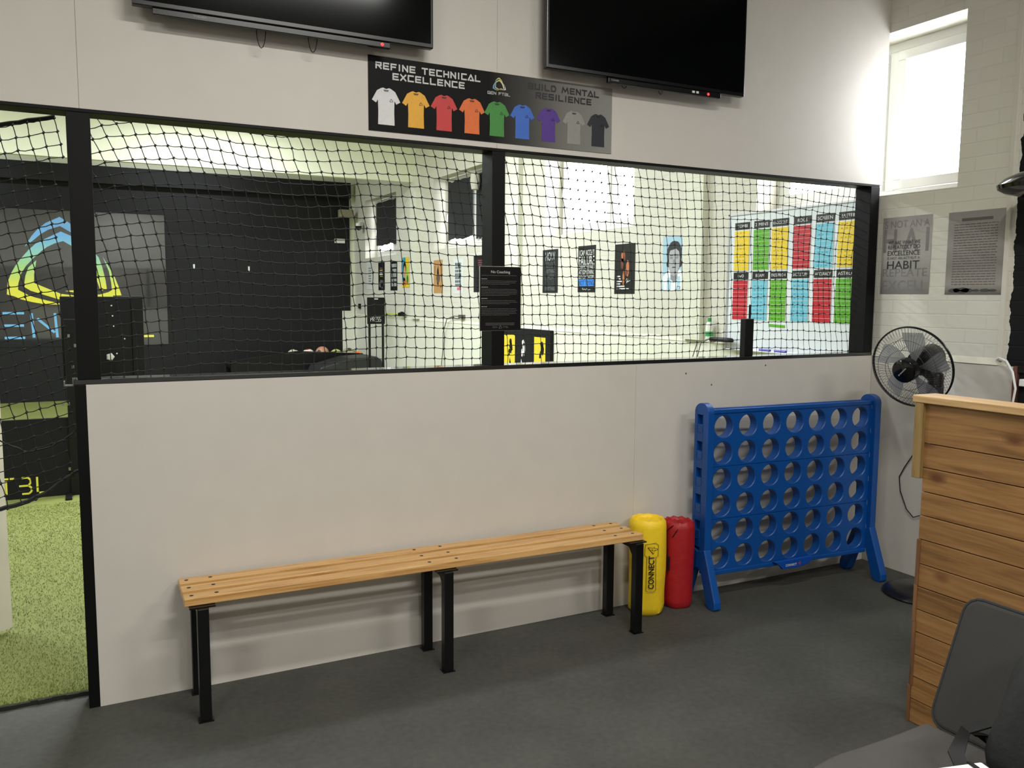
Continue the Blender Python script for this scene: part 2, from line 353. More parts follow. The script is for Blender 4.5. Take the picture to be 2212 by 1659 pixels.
# ------------------------------------------------------------------ netting
net_m = mat('net_cord', (14, 14, 15), .7)
def net(name, cols, rows, f, label, ropes=(), keep=None, yoff=.126, seed=1):
    rg = random.Random(seed); mb = MB(); P = {}
    for i in range(cols+1):
        for j in range(rows+1):
            x, z, y = f(i, j); P[i, j] = Vector((x+rg.uniform(-.0035, .0035), yoff+y+rg.uniform(-.002, .002), z+rg.uniform(-.003, .003)))
    ok = keep or (lambda p: True)
    def seg(a, b, sag):
        if not (ok(a) and ok(b)): return
        m_ = (a+b)/2+Vector((rg.uniform(-.0015, .0015), 0, -sag*rg.random())); q = a.lerp(m_, .5)
        mb.tube([a, m_, b], .0016, 4, None, False)
    for i in range(cols+1):
        for j in range(rows+1):
            p = P[i, j]
            if i < cols: seg(p, P[i+1, j], .004)
            if j < rows: seg(p, P[i, j+1], 0)
            if ok(p):
                k = .0068; mb.add([p+Vector(d)*k for d in ((1,0,.2),(-1,0,-.2),(0,.8,0),(0,-.8,0),(.2,0,1),(-.2,0,-1))], [(0,2,4),(2,1,4),(1,3,4),(3,0,4),(2,0,5),(1,2,5),(3,1,5),(0,3,5)])
    for pts, r in ropes:
        path = []
        for a, b in zip(pts[:-1], pts[1:]):
            for t in range(6): path.append(Vector(a).lerp(Vector(b), t/6)+Vector((0, rg.uniform(-.002, .002), rg.uniform(-.002, .002))))
        path.append(Vector(pts[-1])); mb.tube(path, r, 7)
    tag(mb.build(name, net_m), label, 'netting'); return mb
C_ = .0455
def sm(x, a, b):
    t = max(0, min(1, (x-a)/(b-a))); return t*t*(3-2*t)
def f_mid(i, j):
    t = j/21.; x = .02+i*C_-.20*t**2.2*(1-.55*i/36); z = 1.225+j*.0465
    z += -.065*math.exp(-max(0, x-.05)/.16)*(.35+.65*t)+.012*math.sin(x*5.2+1.0)*t-.008*math.sin(x*9)*(1-t)+.018*math.exp(-((x-.42)/.2)**2)*t
    return x, z, .012*math.sin(x*4)*math.sin(t*pi)
def f_right(i, j):
    t = j/21.; x = 1.66+i*C_-.13*t**2*(1-i/54)-.0*t; z = 1.225+j*.0465
    q = sm(x, 3.3, 4.0); x -= .05*q*math.sin((1-t)*pi)*1.2; z += -.03*q*(1-t)+.03*q*math.sin(t*2*pi)+.008*math.sin(x*4.1)
    return x, z, .01*math.sin(x*3)
def clampf(f, x0, x1, z0, z1): 
    def g(i, j):
        x, z, y = f(i, j); return min(max(x, x0), x1), min(max(z, z0), z1), y
    return g
net('safety_net', 39, 22, clampf(f_mid, .035, 1.675, 1.222, 2.2), 'black knotted safety net filling the opening between the left and middle posts', seed=3)
net('safety_net', 54, 22, clampf(f_right, 1.70, 4.09, 1.222, 2.2), 'black knotted safety net filling the opening between the middle and right posts', seed=4)
def f_left(i, j):
    a = math.radians(11.5); X = -1.15+i*C_; Z = .55+j*C_
    x = X*math.cos(a)-(Z-1.5)*math.sin(a)*.9; z = 1.5+X*math.sin(a)*1.25+(Z-1.5)*math.cos(a)+.26+.06*(x+.3)**2
    return x, z, .03*math.sin(x*9)*.5
def bot(x): return .884+(x+.014)*.62+.5*max(0, -(x+.014))**2
net('door_net', 32, 40, f_left, 'black net curtain hanging across the doorway with a slack rope hem', yoff=.13, seed=5,
    keep=lambda p: -1.1 < p.x < -.012 and p.z > bot(p.x)-.02 and p.z < 2.19+(p.x+.05)*.3+.012,
    ropes=[([(-.018, .13, bot(-.014)), (-.057, .13, .861), (-.127, .13, .812), (-.188, .13, .785), (-.276, .13, .764), (-.45, .13, .745), (-.75, .13, .78), (-1.08, .13, .9)], .0085),
           ([(-.04, .13, 2.186), (-.21, .13, 2.142), (-.5, .13, 2.06), (-1.0, .13, 1.92)], .008),
           ([(-.012, .13, 1.05), (-.03, .13, 1.03), (-.1, .13, .985), (-.182, .13, .968), (-.264, .13, 1.015), (-.4, .13, 1.12)], .0028)])

# ------------------------------------------------------------------ pitch side: gate, boards, stands
e = thing('white_gate', (-.33, .938, 0), 'plain white half-height gate leaf standing open at the left edge', 'gate', rz=math.radians(222))
MB().box((0, 0, .036), (.85, .02, 1.22)).build('gate_panel', mat('gate_white', (214, 208, 194), .5), e, bevel=.002)
for _x in (.02, .79): MB().box((_x, -.03, .04), (_x+.04, -.0002, 1.2)).build('gate_stile', white_pl, e, bevel=.002)
yel = mat('print_yellow', (232, 226, 84), .45); cyan_b = mat('print_sky_blue', (112, 176, 222), .45)
def stencil(mb, ch, x, z, w, h, t, m):
    S = {'G': [[(1, 1), (.0, 1)], [(0, .86), (0, .0)], [(.0, 0), (1, 0)], [(1, .12), (1, .5)]],
         'E': [[(0, 1), (1, 1)], [(.02, .5), (.97, .5)], [(.04, 0), (1, 0)]],
         'N': [[(.06, 0), (.0, 1)], [(.22, .78), (.9, .2)], [(1, 0), (.94, 1)]],
         'F': [[(.0, 1), (1, 1)], [(0, .82), (0, 0)], [(.15, .5), (.85, .5)]],
         'T': [[(-.05, 1), (.62, 1)], [(.72, 1), (1.1, 1)], [(.42, .86), (.42, 0)]],
         'B': [[(.22, 1), (.7, 1), (.9, .85), (.9, .68), (.72, .5), (.0, .5)], [(.72, .5), (.95, .35), (.95, .15), (.75, 0), (.2, 0)]],
         'L': [[(.1, 1), (.1, .06)], [(.22, 0), (1, 0)]],
         'P': [[(0, 0), (0, .85)], [(.1, 1), (.9, 1), (1, .75), (.8, .5), (.15, .5)]], 'R': [[(0, 0), (0, .85)], [(.1, 1), (.9, 1), (1, .75), (.8, .5), (.15, .5)], [(.5, .4), (1, 0)]],
         'S': [[(1, 1), (0, 1), (0, .6)], [(.1, .5), (1, .5), (1, 0), (0, 0)]]}[ch]
    for st in S: mb.stroke([(x+u*w, z+v*h) for u, v in st], t, m)
# emblem, traced in metres about its own centre
EMB = {'top': [(765,165),(620,240),(530,320),(470,395),(395,520),(475,455),(560,375),(640,320),(765,272),(885,345),(1000,440),(1090,560),(1060,450),(985,340),(885,245)],
 'main': [(770,335),(640,405),(510,480),(430,560),(345,665),(290,745),(245,830),(205,930),(190,1075),(260,1095),(330,1130),(440,1162),(590,1190),(722,1190),(722,1175),(600,1145),(480,1110),(410,1085),(305,1020),(310,950),(345,830),(400,740),(480,650),(560,570),(620,520),(700,475),(790,445),(900,512),(1000,620),(1080,760),(1130,900),(1165,1025),(1235,1000),(1225,900),(1195,740),(1160,625),(1110,560),(1000,460),(895,390)],
 'inner': [(505,675),(420,760),(385,860),(365,985),(430,1030),(560,1075),(720,1130),(735,1110),(735,1060),(610,1005),(470,940),(475,840),(490,760)],
 'base': [(745,1065),(935,1088),(1160,1068),(1250,1040),(1290,1015),(1285,930),(1265,790),(1205,620),(1270,740),(1327,860),(1365,970),(1394,1078),(1300,1080),(1300,1112),(740,1112)],
 'mid': [(785,1030),(935,1055),(1100,1040),(1000,1000),(935,1015)]}
def emblem(mb, cx, cz, H, m, d=.0006):
    k = H/1025.
    for p in EMB.values(): mb.flat([(cx+(u-792)*k, cz-(v-677)*k) for u, v in p], m, d)
e = thing('logo_panel', (-.19, YF-.045, 1.76), 'large glossy black wall panel with a blue and yellow triangular emblem, seen through the nets', 'sign')
e.location = (0, YF-.06, 0)
MB().box((-2.6, 0, .80), (1.22, .03, 2.722)).build('panel', mat('panel_gloss_black', (44, 45, 46), .06, coat=1, spec=1), e, bevel=.003)
mb = MB(); emblem(mb, -.125, 2.015, 1.235, ramp_mat('emblem_gradient', 2, [(0, (236, 228, 60)), (.22, (226, 226, 84)), (.42, (168, 212, 132)), (.62, (140, 200, 196)), (.8, (112, 170, 224)), (1, (124, 176, 224))], .4, 1.4, 2.62))
mb.build('emblem', None, e)
mb = MB()
for ch, x, w in (('G', -1.27, .27), ('E', -.915, .26), ('N', -.565, .31)): stencil(mb, ch, x, .93, w, .345, .034, cyan_b)
mb.build('lettering', None, e); mb = MB()
for ch, x, w in (('F', -.10, .24), ('T', .17, .26), ('B', .50, .24), ('L', .80, .22)): stencil(mb, ch, x, .93, w, .345, .034, yel)
mb.build('lettering', None, e)
# near kick board with yellow lettering, its post and the black unit above it
e = thing('kick_board', (0, 3.8, 0), 'low black board on the turf with yellow stencil lettering, behind the doorway net', 'kick board')
MB().box((-2.4, 0, .012), (-.075, .03, .612)).build('panel', blk_matt, e, bevel=.003)
mb = MB()
for ch, x in (('G', -1.02), ('E', -.90), ('N', -.78), ('F', -.66), ('T', -.555), ('B', -.436), ('L', -.325)): stencil(mb, ch, x, .05, .085, .122, .014, yel)
mb.build('lettering', None, e)
MB().box((-.09, -.03, .012), (.03, .06, 1.36)).build('post', blk, e, bevel=.004)
MB().box((-.13, -.2, .012), (-.085, .3, .03)).build('foot', blk, e, bevel=.003)
for x, z in ((-.095, .02+.2), (-.04, .2), (-.04, 1.0), (-.02, 1.16), (-.06, 1.235), (-.08, .72), (-.12, .72)): MB().box((x-.008, -.038, z-.012), (x+.008, -.0305, z+.012)).build('bolt', steel, e, bevel=.001)
e = thing('rebound_unit', (0, 3.9, 0), 'black panelled rebound goal unit with small white bolts behind the left net', 'training goal')
MB().box((-.11, 0, .9), (.385, .12, 1.53)).build('front_panel', blk_matt, e, bevel=.004)
MB().box((.385, -.01, .9), (.47, .14, 1.535)).build('side_panel', blk, e, bevel=.004)
MB().box((.05, .05, .012), (.10, .1, .9)).build('leg', blk, e); MB().box((.41, .05, .012), (.46, .1, .9)).build('leg', blk, e)
for x, z in ((.245, 1.46), (.25, 1.38), (.255, 1.30), (.49, 1.52), (.495, 1.41), (.33, 1.2), (.27, 1.085)):
    if x < .48: MB().lathe([(.0, 0), (.006, 0), (.005, .004), (0, .005)], 8, mt=Matrix.Translation((x, -.012 if x > .385 else -.0, z)) @ Matrix.Rotation(pi/2, 4, 'X')).build('bolt', print_white, e)
# balls in the black bin near the far wall
e = thing('ball_bin', (0, 9.55, 0), 'long low black bin holding the footballs near the far black wall', 'bin')
mb = MB(); f = lambda u, v, d: (u, d, v)
mb.prism([(2.0, .012), (4.0, .012), (4.02, .64), (2.98, .70), (2.0, .58)], f, 0, .06); mb.build('front_panel', blk, e, bevel=.004)
mb = MB(); mb.prism([(2.0, .012), (4.0, .012), (4.02, .66), (2.98, .66), (2.0, .54)], f, .44, .5); mb.build('rear_panel', blk, e, bevel=.004)
mb = MB(); mb.box((2.0, .06, .46), (4.0, .44, .5)); mb.build('shelf', blk, e)
mb = MB(); mb.prism([(3.1, .40), (3.15, .50), (3.6, .62), (4.0, .64), (4.08, .58), (4.1, .42)], f, -.75, -.1); mb.build('sloping_cover', mat('cover_dark_grey', (44, 44, 44), .5), e, bevel=.02, seg=3)
BALLS = [(2.98, .61, (196, 200, 170), (30, 40, 34), 'pale green and black football, leftmost on the black bin'),
 (3.21, .61, (236, 226, 212), (214, 66, 40), 'white and red football, second from the left on the black bin'),
 (3.43, .645, (196, 140, 112), (70, 62, 48), 'brown and tan football, highest of those on the black bin'),
 (3.645, .605, (198, 206, 110), (60, 66, 50), 'yellow-green football, fourth from the left on the black bin'),
 (3.86, .615, (178, 176, 140), (60, 60, 52), 'olive grey football beside the orange ball on the black bin'),
 (3.985, .60, (246, 150, 60), (236, 90, 40), 'bright orange ball, rightmost on the black bin')]
def ball_mat(i, a, b):
    m = bpy.data.materials.new('ball_print_%d' % i); m.use_nodes = True; N = m.node_tree.nodes; L = m.node_tree.links; bs = N['Principled BSDF']; bs.inputs['Roughness'].default_value = .4
    tc = N.new('ShaderNodeTexCoord'); vo = N.new('ShaderNodeTexVoronoi'); vo.inputs['Scale'].default_value = 9; L.new(tc.outputs['Object'], vo.inputs['Vector'])
    cr = N.new('ShaderNodeValToRGB'); cr.color_ramp.interpolation = 'CONSTANT'; el = cr.color_ramp.elements; el[0].color = lin(b); el[1].color = lin(a); el[1].position = .32
    L.new(vo.outputs['Distance'], cr.inputs[0]); L.new(cr.outputs[0], bs.inputs['Base Color']); return m
for i, (x, z, a, b, lb) in enumerate(BALLS):
    n = 12; r = (.105, .105, .105, .1, .105, .07)[i]; prof = [(r*math.sin(pi*k/n), -r*math.cos(pi*k/n)) for k in range(n+1)]
    o = MB().lathe(prof, 20, m=None).build('football', ball_mat(i, a, b), None, smooth=True); o.location = (x, (9.8, 9.8, 9.8, 9.78, 9.82, 9.70)[i], z); o.rotation_euler = (i, i*.7, i*1.3)
    tag(o, lb, 'ball', 'footballs on the black bin')
# sign stand
e = thing('sign_stand', (3.83, 8.3, 0), 'black upright sign stand on two legs reading PRESS, right of the footballs', 'sign stand')
MB().box((-.13, -.01, 1.147), (.13, .01, 1.527)).build('sign_board', blk, e, bevel=.004)
MB().rect(-.03, .03, 1.498, 1.512, print_white, .0105).build('clip', None, e)
mb = MB()
for k, ch in enumerate('PRESS'): stencil(mb, ch, -.085+k*.032, 1.185, .024, .06, .006, print_white)
for v in mb.v: pass
mb.v = [(x, y-.0105, z) for x, y, z in mb.v]; mb.build('lettering', None, e)
for x in (-.115, .085): MB().box((x, -.012, .012), (x+.03, .012, 1.147)).build('leg', blk, e, bevel=.003)
for x in (-.12, .08): MB().box((x-.01, -.15, .012), (x+.05, .15, .03)).build('foot', blk, e, bevel=.003)

for x, z, w_, lb in ((1.62, 1.98, .012, 'small white hook on the black far wall, left of two'), (2.43, 1.965, .012, 'small white hook on the black far wall, right of two')):
    tag(MB().box((x-w_, YF-.035, z-.03), (x+w_, YF-.0205, z+.03)).tube([(x, YF-.03, z-.02), (x, YF-.055, z-.04), (x, YF-.05, z-.01)], .006, 6).build('wall_hook', print_white), lb, 'hook', 'hooks on the far wall')
tag(MB().lathe([(0, .012), (.022, .01), (.032, 0), (0, 0)], 5, mt=Matrix.Translation((.222, 3.897, 1.06)) @ Matrix.Rotation(pi/2, 4, 'X')).build('white_tag', print_white), 'small white patch on the dark training goal just right of the left post', 'tag')
# things on the far end of the right wall
e = thing('emergency_light', (3.93, YF-.26, 2.86), 'beige box emergency light on a bracket by the far corner', 'emergency light')
mb = MB(); mb.box((-.1, 0, -.05), (.13, .12, .07)); mb.build('housing', mat('beige_plastic', (150, 144, 122), .5), e, bevel=.008)
MB().box((.0, .12, -.03), (.06, .24, .03)).build('bracket', white_pl, e)
e = thing('dome_camera', (4.05, YF-.55, 2.62), 'small white security camera with a black dome under the beige box', 'security camera')
mb = MB(); mb.tube([(.09, 0, .1), (.03, 0, .1), (0, 0, .07)], .02, 10); mb.lathe([(.0, .08), (.05, .075), (.055, .03), (.0, .03)], 20); mb.build('bracket', white_pl, e, smooth=True)
MB().lathe([(.05, .03), (.045, 0), (.03, -.03), (0, -.04)], 20).build('dome', blk_gloss, e, smooth=True)
tag(MB().box((3.80, YF-.035, 2.405), (3.97, YF-.022, 2.475)).build('wall_label', print_white), 'small white notice card high on the black far wall', 'notice')
tag(MB().box((XR-.025, 10.02, 1.34), (XR, 10.10, 1.42)).build('light_switch', blk), 'small black switch on the white wall by the far black corner', 'switch')
e = thing('resistance_strap', (XR-.06, 8.1, 1.26), 'black handle with a neon yellow strap lying on the ledge behind the sign stand', 'exercise strap')
MB().tube([(0, -.1, .03), (0, -.25, .035)], .03, 10).tube([(0, -.19, .03), (0, -.19, .07)], .02, 8).build('handle', blk, e, smooth=True)
MB().tube([(0, 1.25, .1), (-.01, 1.05, .02), (0, .6, .03), (0, -.1, .03)], .009, 6).build('strap', mat('neon_yellow', (206, 232, 60), .5), e, smooth=True)
tag(MB().tube([(XR-.045, 5.95, 1.31), (XR-.04, 6.1, 1.31), (XR-.05, 6.3, 1.27), (XR-.05, 6.42, 1.1), (XR-.04, 6.45, .9), (XR-.04, 6.6, .3), (XR-.04, 6.6, .012)], .006, 6).box((XR-.05, 5.85, 1.29), (XR-.001, 5.95, 1.33)).build('power_cable', mat('grey_cable', (92, 90, 84), .5), smooth=False), 'thin grey cable drooping from a plug on the white wall left of the middle post', 'cable')
# blackout cloths taped over the two far windows
def cloth(y0, y1, z0, z1, lb, seed):
    rg = random.Random(seed); n = 14; mb = MB(); top = [(y1+(y0-y1)*k/n, z1+rg.uniform(-.012, .012)) for k in range(n+1)]; botm = [(y0+(y1-y0)*k/n, z0+rg.uniform(-.02, .012)) for k in range(n+1)]
    mb.prism(top+botm, lambda u, v, d: (d, u, v), XR+.155+.0, XR+.16)
    tag(mb.build('blackout_cloth', mat('blackout_cloth', (36, 36, 40), .85)), lb, 'window blind', 'cloths over the far windows')
cloth(8.34, 9.662, 2.345, 3.0, 'black cloth blocking the farthest window, above the small dark posters', 1)
cloth(5.985, 6.74, 2.275, 2.99, 'black cloth blocking the window just left of the middle post', 2)
cloth(5.44, 5.88, 2.25, 2.99, 'black cloth added over the near half of the second far window to block its daylight, mostly behind the middle post', 5)  # added cloth, keeps daylight off the frame and reveal
tag(MB().lathe([(0, .1), (.05, .09), (.06, 0), (.045, -.1), (0, -.11)], 12).build('torn_cloth_scrap', mat('cloth_scrap', (205, 200, 188), .8), loc=(XR+.08, 5.75, 2.90)), 'pale crumpled scrap hanging at the top corner of the cloth left of the middle post', 'cloth')

# ------------------------------------------------------------------ posters on the right wall
def poster(y, z, label, bgc, art, w=.297, h=.42, name='poster', x=None, group=None, rough=.4):
    o = MB(); m = bgc if not isinstance(bgc, tuple) else mat('paper_%d_%d_%d' % bgc, bgc, rough)
    o.box((-w/2, 0, -h/2), (w/2, .002, h/2), m); art(o)
    ob = o.build(name, None, loc=((x or XR)-.003, y, z), rot=(0, 0, WALLR)); tag(ob, label, 'poster', group); return ob
def lines(rows, m, x0=-.11, x1=.11, h=.5, seed=1, gap=.25):
    rg = random.Random(seed)
    def art(o):
        for z, t in rows:
            x = x0
            while x < x1:
                w_ = rg.uniform(.012, .035)*(t/.012)**.5; o.rect(x, min(x+w_, x1), z-t/2, z+t/2, m); x += w_+t*gap+.003
    return art
g_mid = mat('print_mid_grey', (96, 98, 100), .5); g_dark = mat('print_dark_grey', (74, 76, 78), .5); g_lt = mat('print_light_grey', (180, 184, 184), .5); p_blue = mat('print_blue', (58, 128, 214), .5)
def art_how(o):
    for t, z, h, m in (('HOW', .145, .085, g_lt), ('YOU DO', .062, .06, g_mid), ('ANYTHING', .0, .042, print_grey), ('IS HOW', -.055, .058, g_mid), ('YOU DO', -.115, .052, g_dark), ('EVERYTHING', -.168, .038, print_grey)): o.text(t, 0, z, h, m, w=.19, bold=.0)
poster(3.816, 1.80, 'narrow black poster with tall grey words beginning HOW, nearest the middle post', (38, 40, 42), art_how, group='posters in a row on the pitch wall')
def art_fail(o):
    for t, z, h, m, w in (('I CAN ACCEPT', .148, .05, print_white, .26), ('FAILURE', .077, .078, print_white, .26), ('EVERYONE FAILS', .017, .032, print_white, .26), ('AT SOMETHING', -.027, .04, print_white, .26), ("BUT I CAN'T ACCEPT", -.072, .032, print_white, .26)): o.text(t, 0, z, h, m, w=w, bold=.0)
    o.rect(-.13, .13, -.155, -.094, p_blue); o.text('NOT TRYING', 0, -.125, .045, print_black, w=.25, d=.0016)
    o.stroke([(-.07, -.185), (-.06, -.17), (-.05, -.19), (-.03, -.18), (-.01, -.19), (.01, -.175), (.03, -.19), (.07, -.185)], .003, print_white)
poster(3.15, 1.805, 'black poster about accepting failure, with white capitals and a blue block at the foot', (30, 31, 33), art_fail, group='posters in a row on the pitch wall')
skin = mat('print_bronze', (186, 112, 70), .5); skin_d = mat('print_bronze_dark', (110, 58, 36), .5)
def blob(o, cx, cz, rx, rz, m, d=.0006, n=14, wob=.12, seed=1):
    rg = random.Random(seed); o.flat([(cx+rx*math.cos(2*pi*k/n)*(1+rg.uniform(-wob, wob)), cz+rz*math.sin(2*pi*k/n)*(1+rg.uniform(-wob, wob))) for k in range(n)], m, d)
def art_gold(o):
    blob(o, -.02, .105, .035, .05, skin_d, seed=4); blob(o, -.03, .115, .02, .03, skin, .0012, seed=5); blob(o, -.035, .05, .02, .05, skin_d, seed=6)
    blob(o, .045, .0, .024, .075, skin, seed=7, wob=.2); blob(o, .02, -.03, .035, .025, skin_d, .0012, seed=8); blob(o, -.012, -.075, .014, .06, skin, seed=9, wob=.2)
    for k, w_ in enumerate((.05, .055, .075, .05, .115, .18)): o.rect(-.11, -.11+w_, -.062-k*.021-.005, -.062-k*.021+.005, print_white)
    o.stroke([(.02, -.1), (.04, -.08), (.035, -.12), (.06, -.085), (.05, -.11), (.09, -.095)], .004, print_white)
poster(2.55, 1.79, 'black poster of a golden-lit figure above small white lines of text', (28, 28, 29), art_gold, group='posters in a row on the pitch wall')
def art_face(o):
    hair = mat('print_hair', (40, 40, 46), .5); fc = mat('print_face', (168, 168, 174), .5); sh = mat('print_face_shadow', (134, 134, 142), .5); wh = mat('print_shirt', (232, 238, 242), .5)
    lb = mat('print_pale_blue', (176, 206, 226), .5)
    o.flat([(-.13, -.21), (.13, -.21), (.145, -.1), (.07, -.05), (-.07, -.05), (-.14, -.1)], wh); o.rect(-.085, -.035, -.21, -.11, lb, .0011); o.rect(.035, .075, -.21, -.1, lb, .0011)
    o.flat([(-.045, -.04), (-.04, -.12), (0, -.15), (.04, -.12), (.045, -.04)], sh, .0016)
    blob(o, 0, .075, .092, .1, hair, .0016, 18, .06, 3); blob(o, -.07, .0, .024, .032, hair, .0016, seed=11); blob(o, .07, .0, .024, .032, hair, .0016, seed=12)
    o.flat([(-.066, .07), (-.052, .1), (.02, .112), (.058, .09), (.07, .03), (.064, -.03), (.038, -.085), (0, -.098), (-.038, -.085), (-.064, -.03)], fc, .0022)
    for sx in (-1, 1):
        o.flat([(sx*.012, .05), (sx*.05, .056), (sx*.052, .036), (sx*.018, .034)], sh, .0028); o.rect(min(sx*.014, sx*.05), max(sx*.014, sx*.05), .06, .068, hair, .0028)
    o.flat([(-.012, .03), (.012, .03), (.016, .0), (0, -.008), (-.016, .0)], sh, .0028); o.rect(-.022, .022, -.034, -.026, hair, .0028)
    o.stroke([(.035, -.2), (.045, -.175), (.08, -.18), (.075, -.2)], .003, print_black, .0022)
poster(1.88, 1.815, 'pale blue poster of a dark-haired man drawn in grey, right of the golden figure poster', (168, 200, 220), art_face, group='posters in a row on the pitch wall')
def art_txt(o): lines([(.12-.04*k, .022) for k in range(7)], mat('print_faded', (130, 132, 136), .5), -.03, .10, seed=3)(o)
poster(9.56, 1.86, 'pale poster with faint grey writing, farthest left by the black wall', (222, 224, 222), art_txt, group='posters in a row on the pitch wall')
def art_p2(o):
    for z, w_, m in ((.12, .13, g_mid), (.09, .15, mat('print_ochre', (190, 170, 90), .5)), (.055, .1, print_white), (.03, .17, print_white), (.0, .12, mat('print_olive', (150, 140, 60), .5))): o.rect(-w_/2, w_/2, z-.009, z+.009, m)
    blob(o, 0, -.12, .1, .07, g_mid, seed=2, wob=.3); blob(o, .02, -.13, .05, .04, print_black, .0012, seed=3)
poster(8.96, 1.845, 'black poster with a grey picture at the foot, second from the far black wall', (24, 24, 25), art_p2, group='posters in a row on the pitch wall')
poster(8.40, 1.84, 'black poster with stacked blocks of grey capitals, left of the yellow and blue portrait', (26, 26, 28), lines([(.15, .05), (.08, .045), (.01, .055), (-.06, .04), (-.125, .05)], g_lt, -.09, .12, seed=8), group='posters in a row on the pitch wall')
def art_rasta(o):
    yl = mat('print_gold', (236, 196, 42), .5); rd = mat('print_orange', (226, 108, 52), .5); gn = mat('print_green', (58, 120, 60), .5); lg = mat('print_lime', (170, 204, 80), .5)
    o.rect(0, .148, -.21, .21, yl); o.rect(.02, .12, -.1, .08, lg, .0011); o.flat([(-.148, -.21), (.148, -.21), (.13, -.12), (-.12, -.12)], yl, .0016); o.rect(-.06, .0, .1, .21, mat('print_teal', (40, 150, 150), .5), .0011)
    blob(o, -.03, .06, .06, .09, print_black, .0022, seed=3); blob(o, -.03, .0, .045, .09, mat('print_tan', (206, 160, 120), .5), .0028, seed=4); blob(o, -.06, -.12, .05, .05, print_black, .0028, seed=5)
    o.flat([(-.07, -.12), (.05, -.12), (-.01, -.2)], rd, .0034); blob(o, .08, -.1, .035, .06, gn, .0034, seed=6)
poster(7.90, 1.88, 'bright yellow and blue abstract portrait poster on the far right wall', (78, 166, 210), art_rasta, group='posters in a row on the pitch wall')
def art_sil(o): blob(o, 0, .0, .028, .13, print_black, seed=3, wob=.25); blob(o, .0, -.03, .06, .06, mat('print_brown', (96, 84, 76), .5), .0011, seed=5, wob=.25); o.rect(-.11, -.1, .04, .14, print_black); o.rect(.08, .1, -.14, -.12, print_black)
poster(6.70, 1.80, 'tan kraft-coloured poster with a dark standing figure', (192, 146, 96), art_sil, group='posters in a row on the pitch wall')
def art_wh(o): lines([(.15-.042*k, .03) for k in range(7)], mat('print_slate', (92, 98, 104), .5), -.1, .08, seed=6)(o); o.rect(-.04, .08, -.165, -.13, mat('print_pink', (216, 110, 120), .5))
poster(6.05, 1.79, 'white poster with slate capitals and a pink word, between tan poster and middle post', (216, 222, 222), art_wh, group='posters in a row on the pitch wall')
poster(5.46, 1.81, 'dark poster with reddish words, half hidden behind the middle post', (36, 36, 40), lines([(.15-.024*k, .014) for k in range(4)], mat('print_maroon', (130, 70, 70), .5), -.02, .12, seed=9), group='posters in a row on the pitch wall')
pr_bg = ramp_mat('poster_mist', 2, [(0, (118, 116, 114)), (.5, (170, 166, 162)), (1, (150, 142, 140))], .3, -.21, .21)
def art_habit(o):
    fa = mat('print_faint', (122, 116, 116), .45); dk = mat('print_dark', (34, 30, 30), .45)
    o.text('S NOT AN A', 0, .175, .04, fa, w=.285, d=.0008); o.text('H A I', -.002, .085, .125, fa, w=.29, bold=.02, d=.0008); o.text('REPEATE', .0, -.095, .045, fa, w=.285, d=.0008); o.text('EXCELL', .0, -.168, .06, fa, w=.285, d=.0008)
    for t, z, h, m, w_ in (('WE ARE WHAT WE', .073, .02, dk, .205), ('REPEATEDLY DO', .048, .022, dk, .205), ('EXCELLENCE', .014, .027, dk, .208), ('IS NOT AN ACT BUT A', -.014, .014, mat('print_soft', (84, 78, 76), .45), .208), ('HABIT', -.052, .045, dk, .208)): o.text(t, -.012, z, h, m, w=w_, d=.0016, bold=.003)
poster(-.18, 1.795, 'grey poster ending in the large word HABIT, below the near window', pr_bg, art_habit, w=.312, h=.43, group='grey posters on the near white wall')
pr_bg2 = ramp_mat('poster_storm', 2, [(0, (84, 80, 78)), (.12, (150, 144, 140)), (.35, (128, 122, 118)), (.6, (146, 140, 136)), (1, (136, 130, 128))], .3, -.215, .215)
def art_creed(o):
    fa = mat('print_type', (88, 82, 80), .45); o.rect(-.08, .09, .165, .18, fa)
    rg = random.Random(5)
    for k in range(24):
        z = .148-k*.0135; x = -.12
        while x < .115:
            w_ = rg.uniform(.012, .03); o.rect(x, min(x+w_, .12), z-.002, z+.002, fa); x += w_+.005
    dk = mat('print_cloud', (60, 56, 55), .5)
    for k, (x, r) in enumerate(((-.1, .02), (-.06, .028), (-.03, .02), (.07, .016), (.02, .012), (.11, .012))): blob(o, x, -.2+.006, r*1.7, r*.55, dk, seed=k)
poster(-.59, 1.792, 'grey poster of small printed lines over a stormy strip, right of the HABIT poster', pr_bg2, art_creed, w=.312, h=.43, group='grey posters on the near white wall')

# ------------------------------------------------------------------ challenge board
e = thing('whiteboard', (XR-.018, .68, 1.20), 'large whiteboard covered in coloured score sheets, seen through the right-hand net', 'whiteboard', WALLR)
MB().box((-.56, 0, 0), (.56, .012, .92)).build('board', mat('whiteboard_face', (226, 232, 238), .25), e)
mb = MB()
for a, b in (((-.575, -.008, .0), (-.56, .014, .935)), ((.56, -.008, .0), (.575, .014, .935)), ((-.575, -.008, .92), (.575, .014, .935)), ((-.575, -.008, -.015), (.575, .014, .0))): mb.box(a, b)
mb.build('frame', mat('aluminium', (196, 198, 202), .35, .6), e, bevel=.002)
MB().box((-.5, -.06, -.012), (.5, -.008, -.002)).build('pen_tray', MATS['aluminium'], e, bevel=.002)
SH = {'yellow': mat('sheet_yellow', (232, 200, 34), .4), 'green': mat('sheet_green', (96, 172, 40), .4), 'red': mat('sheet_red', (186, 28, 44), .4), 'blue': mat('sheet_blue', (110, 190, 214), .4)}
HDR = [['COMBI', '2 MINS', 'KNOCKOUT', 'ROCS', 'SCREEN', 'MASTERS'], ['1v0', 'BEAM', 'PASS PRO 4', 'SHOT & TURN', 'ACCURACY', 'ASTROS']]
